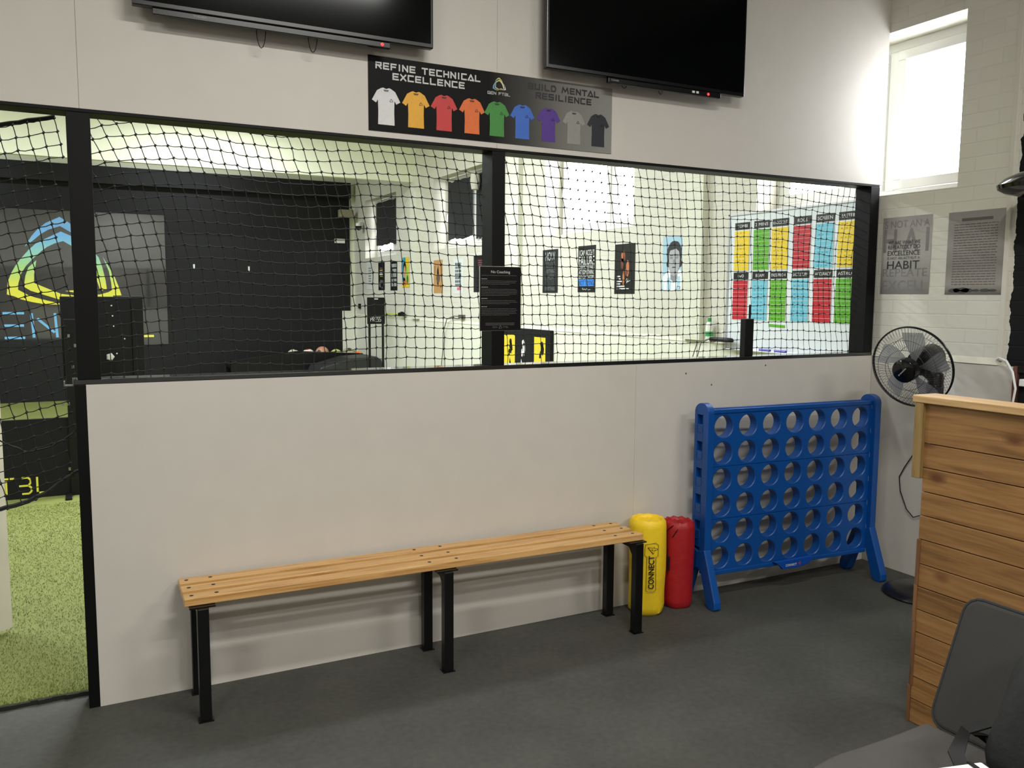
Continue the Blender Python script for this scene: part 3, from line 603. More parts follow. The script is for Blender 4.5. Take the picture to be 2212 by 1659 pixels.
CL = [['yellow', 'green', 'yellow', 'red', 'blue', 'yellow'], ['red', 'blue', 'green', 'blue', 'red', 'green']]
YC = [1.116, .930, .760, .570, .387, .21]
ordn = ['leftmost', 'second', 'third', 'fourth', 'fifth', 'rightmost']
soft = mat('print_sheet_type', (90, 90, 60), .5)
for r in range(2):
    for c in range(6):
        rg = random.Random(r*10+c); z1 = (2.07, 1.728)[r]; zz = (2.014, 1.674)[r]; zb = (1.742, 1.403)[r]
        mb = MB(); mb.box((-.072, 0, -.024), (.072, .002, .024), mat('header_black', (28, 28, 29), .35)); mb.text(HDR[r][c], 0, 0, .021, print_white, w=min(.125, .02*len(HDR[r][c])), bold=0)
        o = mb.build('header_card', None, loc=(XR-.0215, YC[c], z1-.024), rot=(rg.uniform(-.0, .0), 0, WALLR))
        tag(o, 'black header card reading %s in the %s row of the whiteboard' % (HDR[r][c], ('upper', 'lower')[r]), 'header card', 'header cards on the whiteboard')
        mb = MB(); n = 10; H = zz-zb; w0 = .072; col = SH[CL[r][c]]; sk = rg.uniform(-.004, .004)
        mb.box((-w0-.002, .0, -H-.004), (w0+.002, .002, .002), print_white)
        for k in range(n):
            a = -H*(k+1)/n; b = -H*k/n-.0022; s0 = sk*k/n
            mb.rect(-w0+s0, w0+s0, a, b, col, .0006)
            if CL[r][c] != 'red' and rg.random() < .85:
                for q in range(3): 
                    x = -.05+q*.032; mb.rect(x, x+rg.uniform(.008, .02), (a+b)/2-.004, (a+b)/2+.004, mat('type_'+CL[r][c], {'yellow': (186, 156, 30), 'green': (66, 134, 34), 'blue': (84, 150, 176)}[CL[r][c]], .5), .0012)
        o = mb.build('score_sheet', None, loc=(XR-.0215, YC[c]+.001, zz), rot=(0, 0, WALLR))
        tag(o, '%s score sheet under the %s card, %s row of the whiteboard' % (CL[r][c], HDR[r][c], ('upper', 'lower')[r]), 'score sheet', 'score sheets on the whiteboard')
tag(MB().box((-.072, 0, -.017), (.072, .002, .0), SH['green']).build('score_strip', None, loc=(XR-.0215, .76, 1.378), rot=(0, .03, WALLR)), 'single loose green strip stuck below the PASS PRO 4 sheet', 'score strip')
for y, lb in ((.88, 'left'), (.74, 'right')): tag(MB().tube([(XR-.05, y, 1.205), (XR-.05, y-.1, 1.205)], .008, 8).build('marker_pen', mat('marker_blue', (60, 50, 170), .4), smooth=True), 'blue marker pen, %s of the two in the whiteboard tray' % lb, 'marker pen', 'pens in the whiteboard tray')
# things on the wall ledge and the sill
e = thing('spray_bottle', (XR-.04, 1.405, 1.245), 'small white bottle with green bands on the ledge left of the whiteboard', 'bottle')
MB().lathe([(0, 0), (.026, 0), (.028, .01), (.028, .1), (.02, .125), (.012, .135), (0, .135)], 20).build('body', mat('bottle_white', (226, 232, 222), .35), e, smooth=True)
MB().lathe([(.0285, .028), (.0285, .062)], 20).build('label_band', mat('bottle_green', (60, 160, 84), .4), e, smooth=True)
MB().lathe([(.0, .13), (.014, .13), (.014, .16), (0, .162)], 16).build('cap', MATS['bottle_green'], e, smooth=True)
e = thing('router', (XR-.075, 1.235, 1.243), 'flat black network box lying on the ledge under the whiteboard corner', 'router')
MB().lathe([(0, 0), (1, 0), (1.05, .012), (1, .022), (.9, .028), (0, .03)], 24, mt=Matrix.Diagonal((.035, .12, 1, 1))).build('body', blk, e, smooth=True)
MB().tube([(-.02, .12, .012), (-.05, .2, -.02), (-.05, .28, -.2), (-.05, .36, -.6)], .0035, 6).tube([(-.02, .11, .012), (-.05, .16, -.02), (-.05, .22, -.2), (-.05, .3, -.6)], .0035, 6).build('cable', MATS['grey_cable'], e)
e = thing('wireless_box', (3.215, .06, 1.2405), 'slim upright black wireless box with a short aerial on the sill', 'wireless unit')
MB().box((-.03, -.02, 0), (.03, .02, .2)).build('body', blk, e, bevel=.003)
MB().tube([(.016, 0, .2), (.016, 0, .275)], .006, 8).build('aerial', blk, e, smooth=True)
# black and yellow target sheet low on the right wall
e = thing('target_banner', (XR-.055, 4.25, .25), 'black and yellow target board on the right wall, low beside the middle post', 'banner', WALLR)
MB().box((-.54, 0, 0), (.54, .04, .975)).build('board', blk_matt, e, bevel=.006)
mb = MB()
ygold = mat('print_gold_yellow', (222, 200, 58), .5)
mb.rect(.22, .45, .45, .90, ygold); mb.rect(-.45, -.20, .45, .90, ygold)
def swoosh(cx, cz, k, m, d=.0012): mb.flat([(-.03, .05), (-.04, .0), (-.02, -.05), (.01, -.055), (.05, .01), (.012, -.025), (-.005, -.02), (-.012, .01)], m, d, dx=cx, dz=cz, k=k)
swoosh(.30, .56, 1.2, print_black); swoosh(-.02, .6, 1.2, print_white); swoosh(-.28, .6, 1.2, print_black)
for cx, m, sd in ((.38, print_black, 2), (-.01, print_white, 3), (-.30, print_black, 4)):
    blob(mb, cx, .83, .03, .03, m, .0012, seed=sd); blob(mb, cx+.01, .77, .035, .06, m, .0012, wob=.35, seed=sd+5); blob(mb, cx-.03, .72, .02, .04, m, .0012, wob=.35, seed=sd+9)
mb.build('printed_figures', None, e)

# ------------------------------------------------------------------ signs on the partition
e = thing('no_coaching_sign', (1.695, -.001, 1.5405), 'black notice headed No Coaching fixed across the middle post', 'sign')
w, h = .103, .1435
mb = MB(); mb.box((-w, -.004, -h), (w, 0, h), mat('acrylic_edge', (190, 190, 184), .3)); mb.rect(-w+.002, w-.0005, -h+.001, h-.0015, mat('notice_black', (9, 9, 10), .3), .0045)
mb.build('notice', None, e)
mb = MB(); lg = mat('notice_text', (96, 96, 96), .5); D = .0052
mb.text('No Coaching', 0, h-.024, .0115, mat('notice_heading', (170, 170, 168), .5), w=.095, bold=.015, d=D)
z = h-.04; rg = random.Random(2)
def wl(z, x1, m=lg, t=.0016):
    x = -w+.008
    while x < x1: q = rg.uniform(.004, .012); mb.rect(x, min(x+q, x1), z-t/2, z+t/2, m, D); x += q+.0015
wl(z, .08); z -= .016
for n_ in (3, 5, 3, 5):
    wl(z, -w+.008+rg.uniform(.02, .04), MATS['notice_heading'], .0022); z -= .009
    for k in range(n_): wl(z, .085-(.04 if k == n_-1 else rg.uniform(0, .01))); z -= .0068
    z -= .0072
for k in range(2): mb.rect(-.075, .07, -h+.033-k*.007, -h+.0352-k*.007, lg, D)
mb.text('GEN', -.028, -h+.0165, .007, mat('notice_blue', (70, 90, 120), .5), w=.024, d=D); emblem(mb, 0, -h+.017, .014, lg, D); mb.text('FTBL', .028, -h+.0165, .007, lg, w=.026, d=D)
mb.build('printing', None, e)

def tshirt(cx, cz, s):
    half = [(0, .43), (.09, .46), (.15, .44), (.27, .37), (.42, .10), (.30, .03), (.245, .12), (.235, -.2), (.245, -.56)]
    return [(cx+x*s, cz+z*s) for x, z in half]+[(cx-x*s, cz+z*s) for x, z in half[::-1] if x]
ban = ramp_mat('banner_fade', 0, [(0, (14, 14, 14)), (.46, (20, 20, 20)), (.62, (74, 72, 69)), (.78, (118, 116, 112)), (1, (140, 138, 134))], .5, -.6, .6, .12)
mb = MB(); mb.box((-.592, -.003, -.149), (.592, 0, .149), ban)
SHIRTS = [(214, 214, 214), (226, 164, 32), (196, 46, 44), (220, 104, 36), (54, 132, 50), (52, 100, 190), (78, 42, 134), (142, 140, 134), (32, 34, 42)]
def bx(u): return -.592+1.184*u
for k, c in enumerate(SHIRTS):
    cx = (-.517, -.387, -.26, -.13, -.01, .116, .25, .384, .516)[k]; s = .145; cz = -.041
    m = mat('shirt_print_%d' % k, c, .45, noise=(60, .08)); mb.flat(tshirt(cx, cz, s), m, .0036)
    dk = mat('shirt_neck_%d' % k, tuple(int(v*.45) for v in c), .5); mb.flat([(cx-.012, cz+.4*s+.001), (cx+.012, cz+.4*s+.001), (cx+.008, cz+.4*s-.006), (cx-.008, cz+.4*s-.006)], dk, .0044)
    emblem(mb, cx+.022, cz+.018, .013, dk, .0044)
hd = mat('banner_silver', (196, 196, 194), .4); hb = mat('banner_black', (14, 14, 14), .4)
TG = {'R': [[(0, 0), (0, .62)], [(0, 1), (1, 1), (1, .5), (.15, .5)], [(.45, .5), (1, 0)]], 'E': [[(1, 1), (0, 1)], [(0, .8), (0, 0), (1, 0)], [(.15, .5), (.9, .5)]], 'F': [[(1, 1), (0, 1)], [(0, .8), (0, 0)], [(.15, .5), (.85, .5)]],
 'I': [[(.5, 0), (.5, 1)]], 'N': [[(0, 0), (0, 1), (1, 0), (1, 1)]], 'T': [[(-.05, 1), (1.05, 1)], [(.5, 1), (.5, 0)]], 'C': [[(1, 1), (0, 1), (0, 0), (1, 0)]], 'H': [[(0, 0), (0, 1)], [(1, 0), (1, 1)], [(0, .5), (1, .5)]],
 'A': [[(-.1, 0), (.5, 1), (1.1, 0), (.35, 0)]], 'L': [[(0, 1), (0, 0), (1, 0)]], 'X': [[(0, 0), (1, 1)], [(0, 1), (1, 0)]], 'B': [[(0, .62), (0, 0), (1, 0), (1, .5), (.15, .5)], [(0, 1), (.95, 1), (.95, .5)]], 'U': [[(0, 1), (0, 0), (1, 0), (1, 1)]],
 'D': [[(0, .8), (0, 0), (.8, 0), (1, .3), (1, .7), (.8, 1), (0, 1)]], 'M': [[(0, 0), (.15, 1), (.5, .25), (.85, 1), (1, 0)]], 'S': [[(1, 1), (0, 1), (0, .5), (1, .5), (1, 0), (0, 0)]], 'G': [[(1, 1), (0, 1), (0, 0), (1, 0), (1, .5), (.5, .5)]]}
def techno(body, cx, cz, h, w, m, tk=.2):
    adv = {'I': .55, ' ': .7, 'M': 1.35}; tot = sum(adv.get(c, 1) for c in body); k = w/tot; x = cx-w/2; t = h*tk
    for c in body:
        a = adv.get(c, 1)*k; gw = a-t*1.9; gx = x+t*.95
        for st in TG.get(c, []):
            P = [(gx+u*gw, cz-h/2+t/2+v*(h-t)) for u, v in st]
            for (p, q), (p2, q2) in zip(P[:-1], P[1:]):
                L_ = math.hypot(p2-p, q2-q); ex, ez = (p2-p)/L_*t*.45, (q2-q)/L_*t*.45
                mb.stroke([(p-ex, q-ez), (p2+ex, q2+ez)], t, m, d=.0036+R.random()*.0003)
        x += a
techno('REFINE TECHNICAL', -.326, .112, .028, .477, hd, .22); techno('EXCELLENCE', -.327, .075, .028, .33, hd, .22)
techno('BUILD MENTAL', .331, .1125, .028, .378, hb, .22); techno('RESILIENCE', .33, .075, .028, .3, hb, .22)
emblem(mb, .001, .1015, .055, ramp_mat('banner_emblem', 0, [(0, (90, 150, 200)), (.5, (210, 200, 90)), (1, (220, 220, 210))], .4, -.03, .03), .0036)
techno('GEN FTBL', -.001, .0605, .0125, .112, hd, .17)
tag(mb.build('t_shirt_banner', None, loc=(1.684, -.0005, 2.3725)), 'long black to grey banner showing nine coloured t-shirts under the televisions', 'banner')

def tv(x0, x1, z0, lb, logo_x, led_x, loops, bar):
    w = x1-x0; H = w*.575; cx = (x0+x1)/2
    e = thing('television', (cx, -.085, z0), lb, 'television', group='wall-mounted televisions')
    fr = MB(); b = .012
    fr.box((-w/2, -.002, 0), (w/2, .03, H)); fr.build('bezel', mat('tv_bezel', (14, 14, 15), .25), e, bevel=.004)
    mb = MB(); mb.box((-w/2+b, -.0035, b+.006), (w/2-b, -.0022, H-b)); mb.build('screen', mat('tv_screen', (6, 7, 8), .12, spec=.14), e)
    mb = MB(); f = lambda u, v, d: (u, v, d)
    mb.prism([(-w/2+.05, .03), (w/2-.05, .03), (w/2-.16, .07), (-w/2+.16, .07)], lambda u, v, d: (u, v, d), .03, H-.06); mb.build('rear_housing', blk, e, bevel=.004)
    MB().box((-.2, .068, .1), (.2, .0845, .45)).build('wall_bracket', blk_matt, e)
    mb = MB(); mb.box((bar[0]-cx, .0, -.024), (bar[1]-cx, .02, -.0005)); mb.build('control_strip', MATS['tv_bezel'], e, bevel=.003)
    mb = MB(); mb.text('TOSHIBA', logo_x-cx, -.011 if bar[1]-bar[0] > .3 else -.011, .0075, mat('tv_logo', (150, 150, 150), .4), w=.045, d=.001); mb.build('brand_lettering', None, e)
    mb = MB(); mb.lathe([(0, .003), (.006, .002), (.0065, 0)], 12, mt=Matrix.Translation((led_x-cx, -.0005, -.012)) @ Matrix.Rotation(pi/2, 4, 'X')); mb.build('standby_light', mat('led_red', (200, 20, 20), .4, emit=((255, 40, 36), 4)), e)
    for lx, dp, wd in loops:
        mb = MB(); pts = [(lx-cx-wd*math.cos(t*pi/10)*(1 if True else 1), .035, -dp*math.sin(t*pi/10)+.005) for t in range(11)]
        mb.tube(pts, .0016, 6); mb.build('cable_loop', blk, e, smooth=True)
tv(.217, 1.343, 2.556, 'large black wall-mounted television above the left half of the opening', .44, 1.125, ((.661, .085, .018), (.856, .075, .018)), (.283, 1.16))
tv(1.874, 3.008, 2.549, 'black wall-mounted television on the right, beyond the end of the banner', 2.235, 2.78, ((2.31, .035, .02), (2.52, .04, .015)), (2.20, 2.86))
for o in bpy.data.objects:
    if o.name.startswith('cable_loop'): pass
o = bpy.data.objects['television.001']
MB().box((.265, -.0022, -.016), (.279, .0, -.006)).box((.24, -.0022, -.016), (.255, .0, -.006)).build('sticker', print_white, o)

for x, z in ((2.93, 1.10), (2.76, 1.165), (3.3, 1.19)):
    tag(MB().lathe([(0, .001), (.004, .0008), (.005, 0), (0, 0)], 8, mt=Matrix.Translation((x, 0, z)) @ Matrix.Rotation(pi/2, 4, 'X')).build('wall_mark', mat('scuff', (70, 66, 62), .8)), 'tiny dark scuff mark on the low white wall under the right net', 'mark', 'scuff marks under the right net')
# ------------------------------------------------------------------ bench
e = thing('slatted_bench', (.305, -.02, 0), 'long three-slat wooden bench on black steel legs against the low wall', 'bench', math.radians(-.9))
ZB = .46
for k in range(3):
    y1 = -.0-k*.0935; y0 = y1-.061
    sl = MB().box((0, y0, ZB-.03), (1.995, y1, ZB)).build('slat', bench_wood, e, bevel=.004, seg=3)
    for x in (.028, .115, .95, 1.07, 1.86, 1.955):
        MB().lathe([(0, .0012), (.006, .001), (.0075, .0004), (.0078, 0)], 14, mt=Matrix.Translation((x, (y0+y1)/2, ZB))).build('screw', mat('screw_dark', (52, 42, 36), .4, .5), sl, smooth=True)
legm = mat('bench_black_steel', (13, 13, 14), .35, .3, noise=(30, .2))
for x in (.06, 1.012, 1.955):
    for y in (-.005, -.262):
        s_ = 1 if y > -.1 else -1
        lg_ = MB(); lg_.box((x-.02, y-.02+(-.0 if s_ < 0 else -.015), .004), (x+.02, y+.02-(.015 if s_ > 0 else 0), ZB-.034)); lg_.build('leg', legm, e, bevel=.003)
    mb = MB(); mb.box((x-.045, -.268, ZB-.036), (x+.045, -.0, ZB-.0305)); mb.box((x-.018, -.25, ZB-.062), (x+.018, -.03, ZB-.036))
    for a, b in ((-.244, -.21), (-.038, -.07)): mb.prism([(a, ZB-.1), (a, ZB-.06), (b, ZB-.06)], lambda u, v, d: (d, u, v), x-.016, x+.016)
    mb.build('cross_bracket', legm, e)
for x in (.06, 1.012, 1.955):
    for y in (-.285, -.045): MB().box((x-.026, y, 0), (x+.026, y+.045, .005)).build('foot_pad', legm, e)

# ------------------------------------------------------------------ giant connect game frame
A = math.radians(-3.33)
e = thing('giant_game_frame', (2.873, -.17, 0), 'large blue plastic four-in-a-row game frame with forty-two round holes', 'garden game', A)
PX, PZ, Z0, TH = .153, .1352, .9065, .056
def holes(r0, r1, nm):
    mb = MB(); n = 32; rad = .056; x0c, x1c = -.0765-.006, 6.5*PX+.006
    zt = Z0-r0*PZ+PZ/2-(.0012 if r0 else -.0); zb = Z0-r1*PZ+PZ/2+.0012
    for r in range(r0, r1):
        for c in range(7):
            cx, cz = c*PX, Z0-r*PZ
            xa = cx-PX/2 if c else x0c; xb = cx+PX/2 if c < 6 else x1c
            za = max(cz-PZ/2, zb); zc = min(cz+PZ/2, zt)
            V = []; 
            for k in range(n):
                t = 2*pi*k/n+pi/n*0; u, v = math.cos(t), math.sin(t)
                kx = ((xb-cx) if u > 0 else (cx-xa))/abs(u) if abs(u) > 1e-6 else 9; kz = ((zc-cz) if v > 0 else (cz-za))/abs(v) if abs(v) > 1e-6 else 9
                q = min(kx, kz); V.append((u, v, q))
            # snap nearest samples to the corners
            for sx, sz in ((1,1),(-1,1),(-1,-1),(1,-1)):
                px, pz = (xb if sx > 0 else xa)-cx, (zc if sz > 0 else za)-cz
                kbest = min(range(n), key=lambda k: abs(math.atan2(pz, px)-math.atan2(V[k][1], V[k][0])))
                V[kbest] = V[kbest][:2]+((px, pz),)
            out = [((cx+q[0], cz+q[1]) if isinstance(q, tuple) else (cx+u*q, cz+v*q)) for u, v, q in V]
            rim = [(cx+(rad+.0)*u, cz+rad*v) for u, v, q in V]; ri2 = [(cx+(rad+.004)*u, cz+(rad+.004)*v) for u, v, q in V]
            vs = [(x, 0, z) for x, z in out]+[(x, 0, z) for x, z in ri2]+[(x, .003, z) for x, z in rim]+[(x, TH-.003, z) for x, z in rim]+[(x, TH, z) for x, z in ri2]+[(x, TH, z) for x, z in out]
            fs = []
            for k in range(n):
                k2 = (k+1) % n
                for l in range(5): fs.append((l*n+k, l*n+k2, (l+1)*n+k2, (l+1)*n+k))
            mb.add(vs, fs)
    for a, b in (((x0c, 0, zt), (x1c, TH, zt)), ((x0c, 0, zb), (x1c, TH, zb))):
        mb.add([(a[0], 0, a[2]), (b[0], 0, a[2]), (b[0], TH, a[2]), (a[0], TH, a[2])], [(0, 1, 2, 3)])
    return mb.build(nm, blue_pl, e)
for r in (0, 2, 4): holes(r, r+2, 'hole_panel')
xl, xr = -.0825, 6.5*PX+.006
mb = MB(); zt = Z0+PZ/2; mb.box((xl, -.006, zt), (xr, .012, zt+.022)); mb.box((xl, TH-.012, zt), (xr, TH+.006, zt+.022)); mb.build('top_rail', blue_pl, e, bevel=.004)
zb = Z0-5.5*PZ
mb = MB(); mb.box((xl, -.004, zb-.022), (xr, TH+.004, zb+.001)); mb.build('bottom_rail', blue_pl, e, bevel=.004)
mb = MB(); mb.prism([(2.0*PX+.05, zb-.004), (2.35*PX+.03, zb-.03), (2.6*PX, zb-.042), (3.3*PX, zb-.042), (3.75*PX, zb-.03), (3.95*PX, zb-.005), (3.9*PX, zb+.012), (2.2*PX, zb+.006)], lambda u, v, d: (u, d, v), -.022, -.003)
rb = mb.build('release_bar', mat('release_blue', (10, 72, 164), .35), e, bevel=.004, seg=3)
mb = MB(); mb.text('CONNECT', 2.95*PX, zb-.02, .012, print_white, w=.075, bold=.015, d=.0235); mb.text('4', 3.32*PX, zb-.017, .02, mat('label_red', (200, 60, 50), .4), bold=.02, d=.0235)
mb.build('lettering', None, rb)
def upright(x0, x1):
    yc = TH/2; ya, yb = yc-.056, yc+.056; sa, sb = yc-.012, yc+.034
    f = lambda u, v, d: (d, u, v)
    top = 1.028; mb = MB()
    slots = [Z0+.038-k*PZ for k in range(6)]
    lo = .24
    mb.prism([(ya, lo), (sa, lo), (sa, top-.045), (ya, top-.045)], f, x0, x1); mb.prism([(sb, lo), (yb, lo), (yb, top-.045), (sb, top-.045)], f, x0, x1)
    arch = [(ya, top-.046)]+[(yc-.056*math.cos(pi*k/14), top-.046+.046*math.sin(pi*k/14)) for k in range(15)]
    mb.prism(arch+[(yb, top-.046)], f, x0, x1)
    zz = top-.046
    for s in slots: 
        mb.prism([(sa, s+.024), (sb, s+.024), (sb, zz), (sa, zz)], f, x0, x1); zz = s-.024
    mb.prism([(sa, lo), (sb, lo), (sb, zz), (sa, zz)], f, x0, x1)
    mb.prism([(sa, lo), (sb, lo), (sb, top-.05), (sa, top-.05)], f, (x0+x1)/2+.004 if x0 < 0 else (x0+x1)/2-.008, (x0+x1)/2+.008 if x0 < 0 else (x0+x1)/2-.004)
    u = mb.build('side_upright', blue_pl, e, bevel=.004)
    for s in (-1, 1):
        mb = MB(); P = [(yc-s*.005, .27), (yc+s*.056, .29), (yc+s*.15, .045), (yc+s*.152, .012), (yc+s*.14, .0), (yc+s*.10, .0), (yc+s*.082, .018), (yc+s*.03, .165), (yc, .185)]
        mb.prism(P, f, x0-.003, x1+.003); mb.build('foot', blue_pl, u, bevel=.006, seg=3)
    for s in slots:
        pass
    mb = MB()
    for s in slots:
        pts = [(sa+.001, s-.028), (sa+.001, s-.062), (yc+.011, s-.070), (sb-.001, s-.062), (sb-.001, s-.028)]
        xx = x0-.001 if x0 < 0 else x1+.001
        mb.tube([(xx, a, b) for a, b in pts], .0015, 5)
    mb.build('counter_slot_outline', blue_pl, u)
upright(-.118, -.081); upright(6.5*PX+.005, 6.5*PX+.045)
for k in range(6): MB().box((6.5*PX+.002, -.0015, Z0+.045-k*PZ), (6.5*PX+.0045, -.0005, Z0+.07-k*PZ)).build('clip_mark', print_grey, e)

# ------------------------------------------------------------------ fabric bags
def bag(nm, loc, r, h, m, lb, seed, squash=1):
    rg = random.Random(seed); e = thing(nm, loc, lb, 'bag', group='drawstring counter bags'); n = 40; rows = []; mb = MB()
    prof = [(0, .0), (.8, .0), (.93, .012), (.97, .04), (.95, .12), (.99, .22), (1.0, .32), (1.0, h-.035), (.97, h-.012), (.86, h), (.75, h-.004), (.7, h-.014), (.3, h-.02), (0, h-.018)]
    ph = [rg.uniform(0, 6) for _ in range(6)]
    vs = []; fs = []
    for i, (k, z) in enumerate(prof):
        for j in range(n):
            t = 2*pi*j/n; wv = 1+.012*math.sin(3*t+ph[0]+z*9)+.01*math.sin(7*t+ph[1]-z*14)+(.035*math.sin(5*t+ph[2]+z*30)*max(0, 1-z/.16))
            if z > h-.03 and k < .99: wv += (.004 if r > .09 else .02)*math.sin(16*t+ph[3])
            vs.append((r*k*wv*math.cos(t), r*k*wv*math.sin(t)*squash, z+(.0015 if r > .09 else .004)*math.sin(11*t+ph[4])*(1 if i > 7 and k > .1 else 0)))
    for i in range(len(prof)-1):
        for j in range(n): fs.append((i*n+j, i*n+(j+1) % n, (i+1)*n+(j+1) % n, (i+1)*n+j))
    mb.add(vs, fs); mb.build('body', m, e, smooth=True)
    return e
yb = bag('yellow_counter_bag', (2.462, -.108, 0), .092, .472, mat('yellow_nylon', (244, 206, 34), .5, noise=(18, .05), bump=(24, .5, .006)), 'tall round yellow fabric bag with CONNECT 4 printed on it, beside the bench', 3)
rb_ = bag('red_counter_bag', (2.652, -.106, 0), .082, .438, mat('red_nylon', (160, 20, 28), .5, noise=(18, .06), bump=(24, .5, .006)), 'tall round red fabric drawstring bag between the yellow bag and the blue game', 8)
mb = MB(); Rr = .0945; th0 = -1.98
def wrap(u, v, extra=0): 
    t = th0+u/Rr; return ((Rr+extra)*math.cos(t), (Rr+extra)*math.sin(t), v)
mb.text('CONNECT', .0, .225, .027, print_black, w=.165, bold=.02, rot=pi/2, fn=lambda a, b: wrap(a, b, .0015))
mb.text('4', .004, .335, .05, print_black, bold=-.0, rot=pi/2-.15, fn=lambda a, b: wrap(a, b, .0012)); mb.text('4', .004, .335, .042, MATS['yellow_nylon'], bold=-.01, rot=pi/2-.15, fn=lambda a, b: wrap(a, b, .0022))
out = [(-.024, .135), (-.012, .128), (.012, .128), (.024, .136), (.022, .30), (.034, .305), (.034, .36), (.02, .37), (-.03, .362), (-.034, .31), (-.022, .302), (-.024, .135)]
mb.tube([wrap(a, b, .001) for a, b in out], .0011, 5, print_black)
mb.build('printing', None, yb)
MB().tube([(-.07, -.05, .43), (-.085, -.02, .40), (-.09, -.03, .33), (-.088, -.035, .26)], .002, 6).tube([(0, -.03, .43), (-.03, -.06, .43), (-.06, -.062, .40), (-.075, -.05, .37)], .002, 6).tube([(-.086, -.04, .27), (-.088, -.04, .2)], .006, 6).build('drawstring', blk, rb_, smooth=True)

# ------------------------------------------------------------------ pedestal fan
e = thing('pedestal_fan', (3.91, -.575, 0), 'black pedestal fan with a wire mesh cage behind the wooden counter', 'fan')
MB().lathe([(0, 0), (.19, 0), (.2, .008), (.19, .022), (.14, .036), (.05, .045), (.03, .06), (0, .06)], 40).build('base', mat('fan_black', (18, 18, 20), .28), e, smooth=True)
MB().lathe([(.012, .05), (.018, .05), (.018, .62), (.026, .62), (.026, .68), (.014, .69), (.012, 1.06)], 20).build('pole', MATS['fan_black'], e, smooth=True)
dcam = (CAM-Vector((3.885, -.565, 1.2))).normalized(); left = -rr
nrm = (dcam*.84+left*.62+Vector((0, 0, -1))*.34).normalized()
up_ = Vector((0, 0, 1)); ax = up_.cross(nrm).normalized(); ay = nrm.cross(ax).normalized()
T = Matrix((ax, ay, nrm)).transposed().to_4x4(); HC = Vector((-.048, .0, 1.208))-rr*.09
T.translation = HC
mb = MB(); mb.box((-.035, -.03, 1.02), (.035, .03, 1.12)); mb.tube([(0, 0, 1.10), (.005, .0, 1.15), tuple(HC-nrm*.13+Vector((0, 0, -.03)))], [.04, .04, .045], 12); mb.build('neck', MATS['fan_black'], e, bevel=.008, smooth=True)
HG = HC-nrm*.0
mb = MB(); mb.lathe([(0, -.25), (.045, -.245), (.068, -.21), (.072, -.13), (.066, -.07), (.045, -.06), (0, -.06)], 28, mt=T); mb.build('motor_housing', MATS['fan_black'], e, smooth=True)
mb = MB(); mb.lathe([(0, .052), (.048, .05), (.06, .042), (.062, .0), (0, .0)], 32, mt=Matrix.Translation(nrm*.045) @ T); mb.v = [tuple(v) for v in mb.v]; hb_ = mb.build('hub_cover', blk_gloss, e, smooth=True)
mb = MB(); Tt = Matrix.Translation(nrm*.099) @ T @ Matrix.Rotation(math.radians(45), 4, 'Z')
for x0, x1 in ((-.03, -.022), (-.018, -.012), (-.01, -.004), (-.002, .004), (.006, .012), (.014, .02), (.022, .028)):
    q = [Tt @ Vector(p) for p in ((x0, -.003, 0), (x1, -.003, 0), (x1, .003, 0), (x0, .003, 0))]; mb.add(q, [(0, 1, 2, 3)])
mb.build('brand_mark', mat('brand_silver', (150, 150, 150), .4), hb_)
bm = mat('fan_blade', (150, 152, 156), .35)
_n = bm.node_tree.nodes; _t = _n.new('ShaderNodeBsdfTransparent'); _x = _n.new('ShaderNodeMixShader'); _x.inputs[0].default_value = .55
bm.node_tree.links.new(_t.outputs[0], _x.inputs[1]); bm.node_tree.links.new(_n['Principled BSDF'].outputs[0], _x.inputs[2]); bm.node_tree.links.new(_x.outputs[0], _n['Material Output'].inputs[0])
for k in range(5):
    mb = MB(); vs = []; n = 8
    for i in range(n+1):
        t = i/n; rad = .03+t*.155; a0 = 2*pi*k/5+.25*t; wdt = (.35+.45*math.sin(min(1, t*1.1)*pi*.75))
        for s in (-1, 1):
            an = a0+s*wdt/2*(.9 if t < .9 else .75); vs.append(T @ Vector((rad*math.cos(an), rad*math.sin(an), .012*s+.0)))
    vs2 = [v-nrm*.002 for v in vs]; m_ = len(vs)
    fs = [(2*i, 2*i+1, 2*i+3, 2*i+2) for i in range(n)]+[(2*i+m_, 2*i+2+m_, 2*i+3+m_, 2*i+1+m_) for i in range(n)]
    mb.add(vs+vs2, fs); mb.build('blade', bm, e, smooth=True)
wire = mat('fan_wire', (60, 60, 60), .4, .3)
RG = .208
def guard(front):
    mb = MB(); s = 1 if front else -1
    prof = lambda q: (.05+(RG-.05)*q, s*(.072-.06*q**3.2) if front else s*(.05-.04*q**3))
    for k in range(72):
        a = 2*pi*k/72; pts = []
        for i in range(8):
            q = i/7; rad, h = prof(q); aa = a+.35*q*(1 if front else -1); pts.append(T @ Vector((rad*math.cos(aa), rad*math.sin(aa), h)))
        mb.tube(pts, .0008, 3, None, False)
    for q in (.35, .65):
        rad, h = prof(q); mb.tube([T @ Vector((rad*math.cos(2*pi*i/48), rad*math.sin(2*pi*i/48), h)) for i in range(49)], .0012, 4, None, False)
    mb.build('front_guard' if front else 'rear_guard', wire, e)
guard(True); guard(False)
MB().tube([T @ Vector((RG*math.cos(2*pi*i/72), RG*math.sin(2*pi*i/72), 0)) for i in range(73)], .0045, 8, None, False).tube([T @ Vector((RG*math.cos(2*pi*i/72), RG*math.sin(2*pi*i/72), .012)) for i in range(73)], .002, 6, None, False).build('guard_rim', MATS['fan_black'], e, smooth=True)
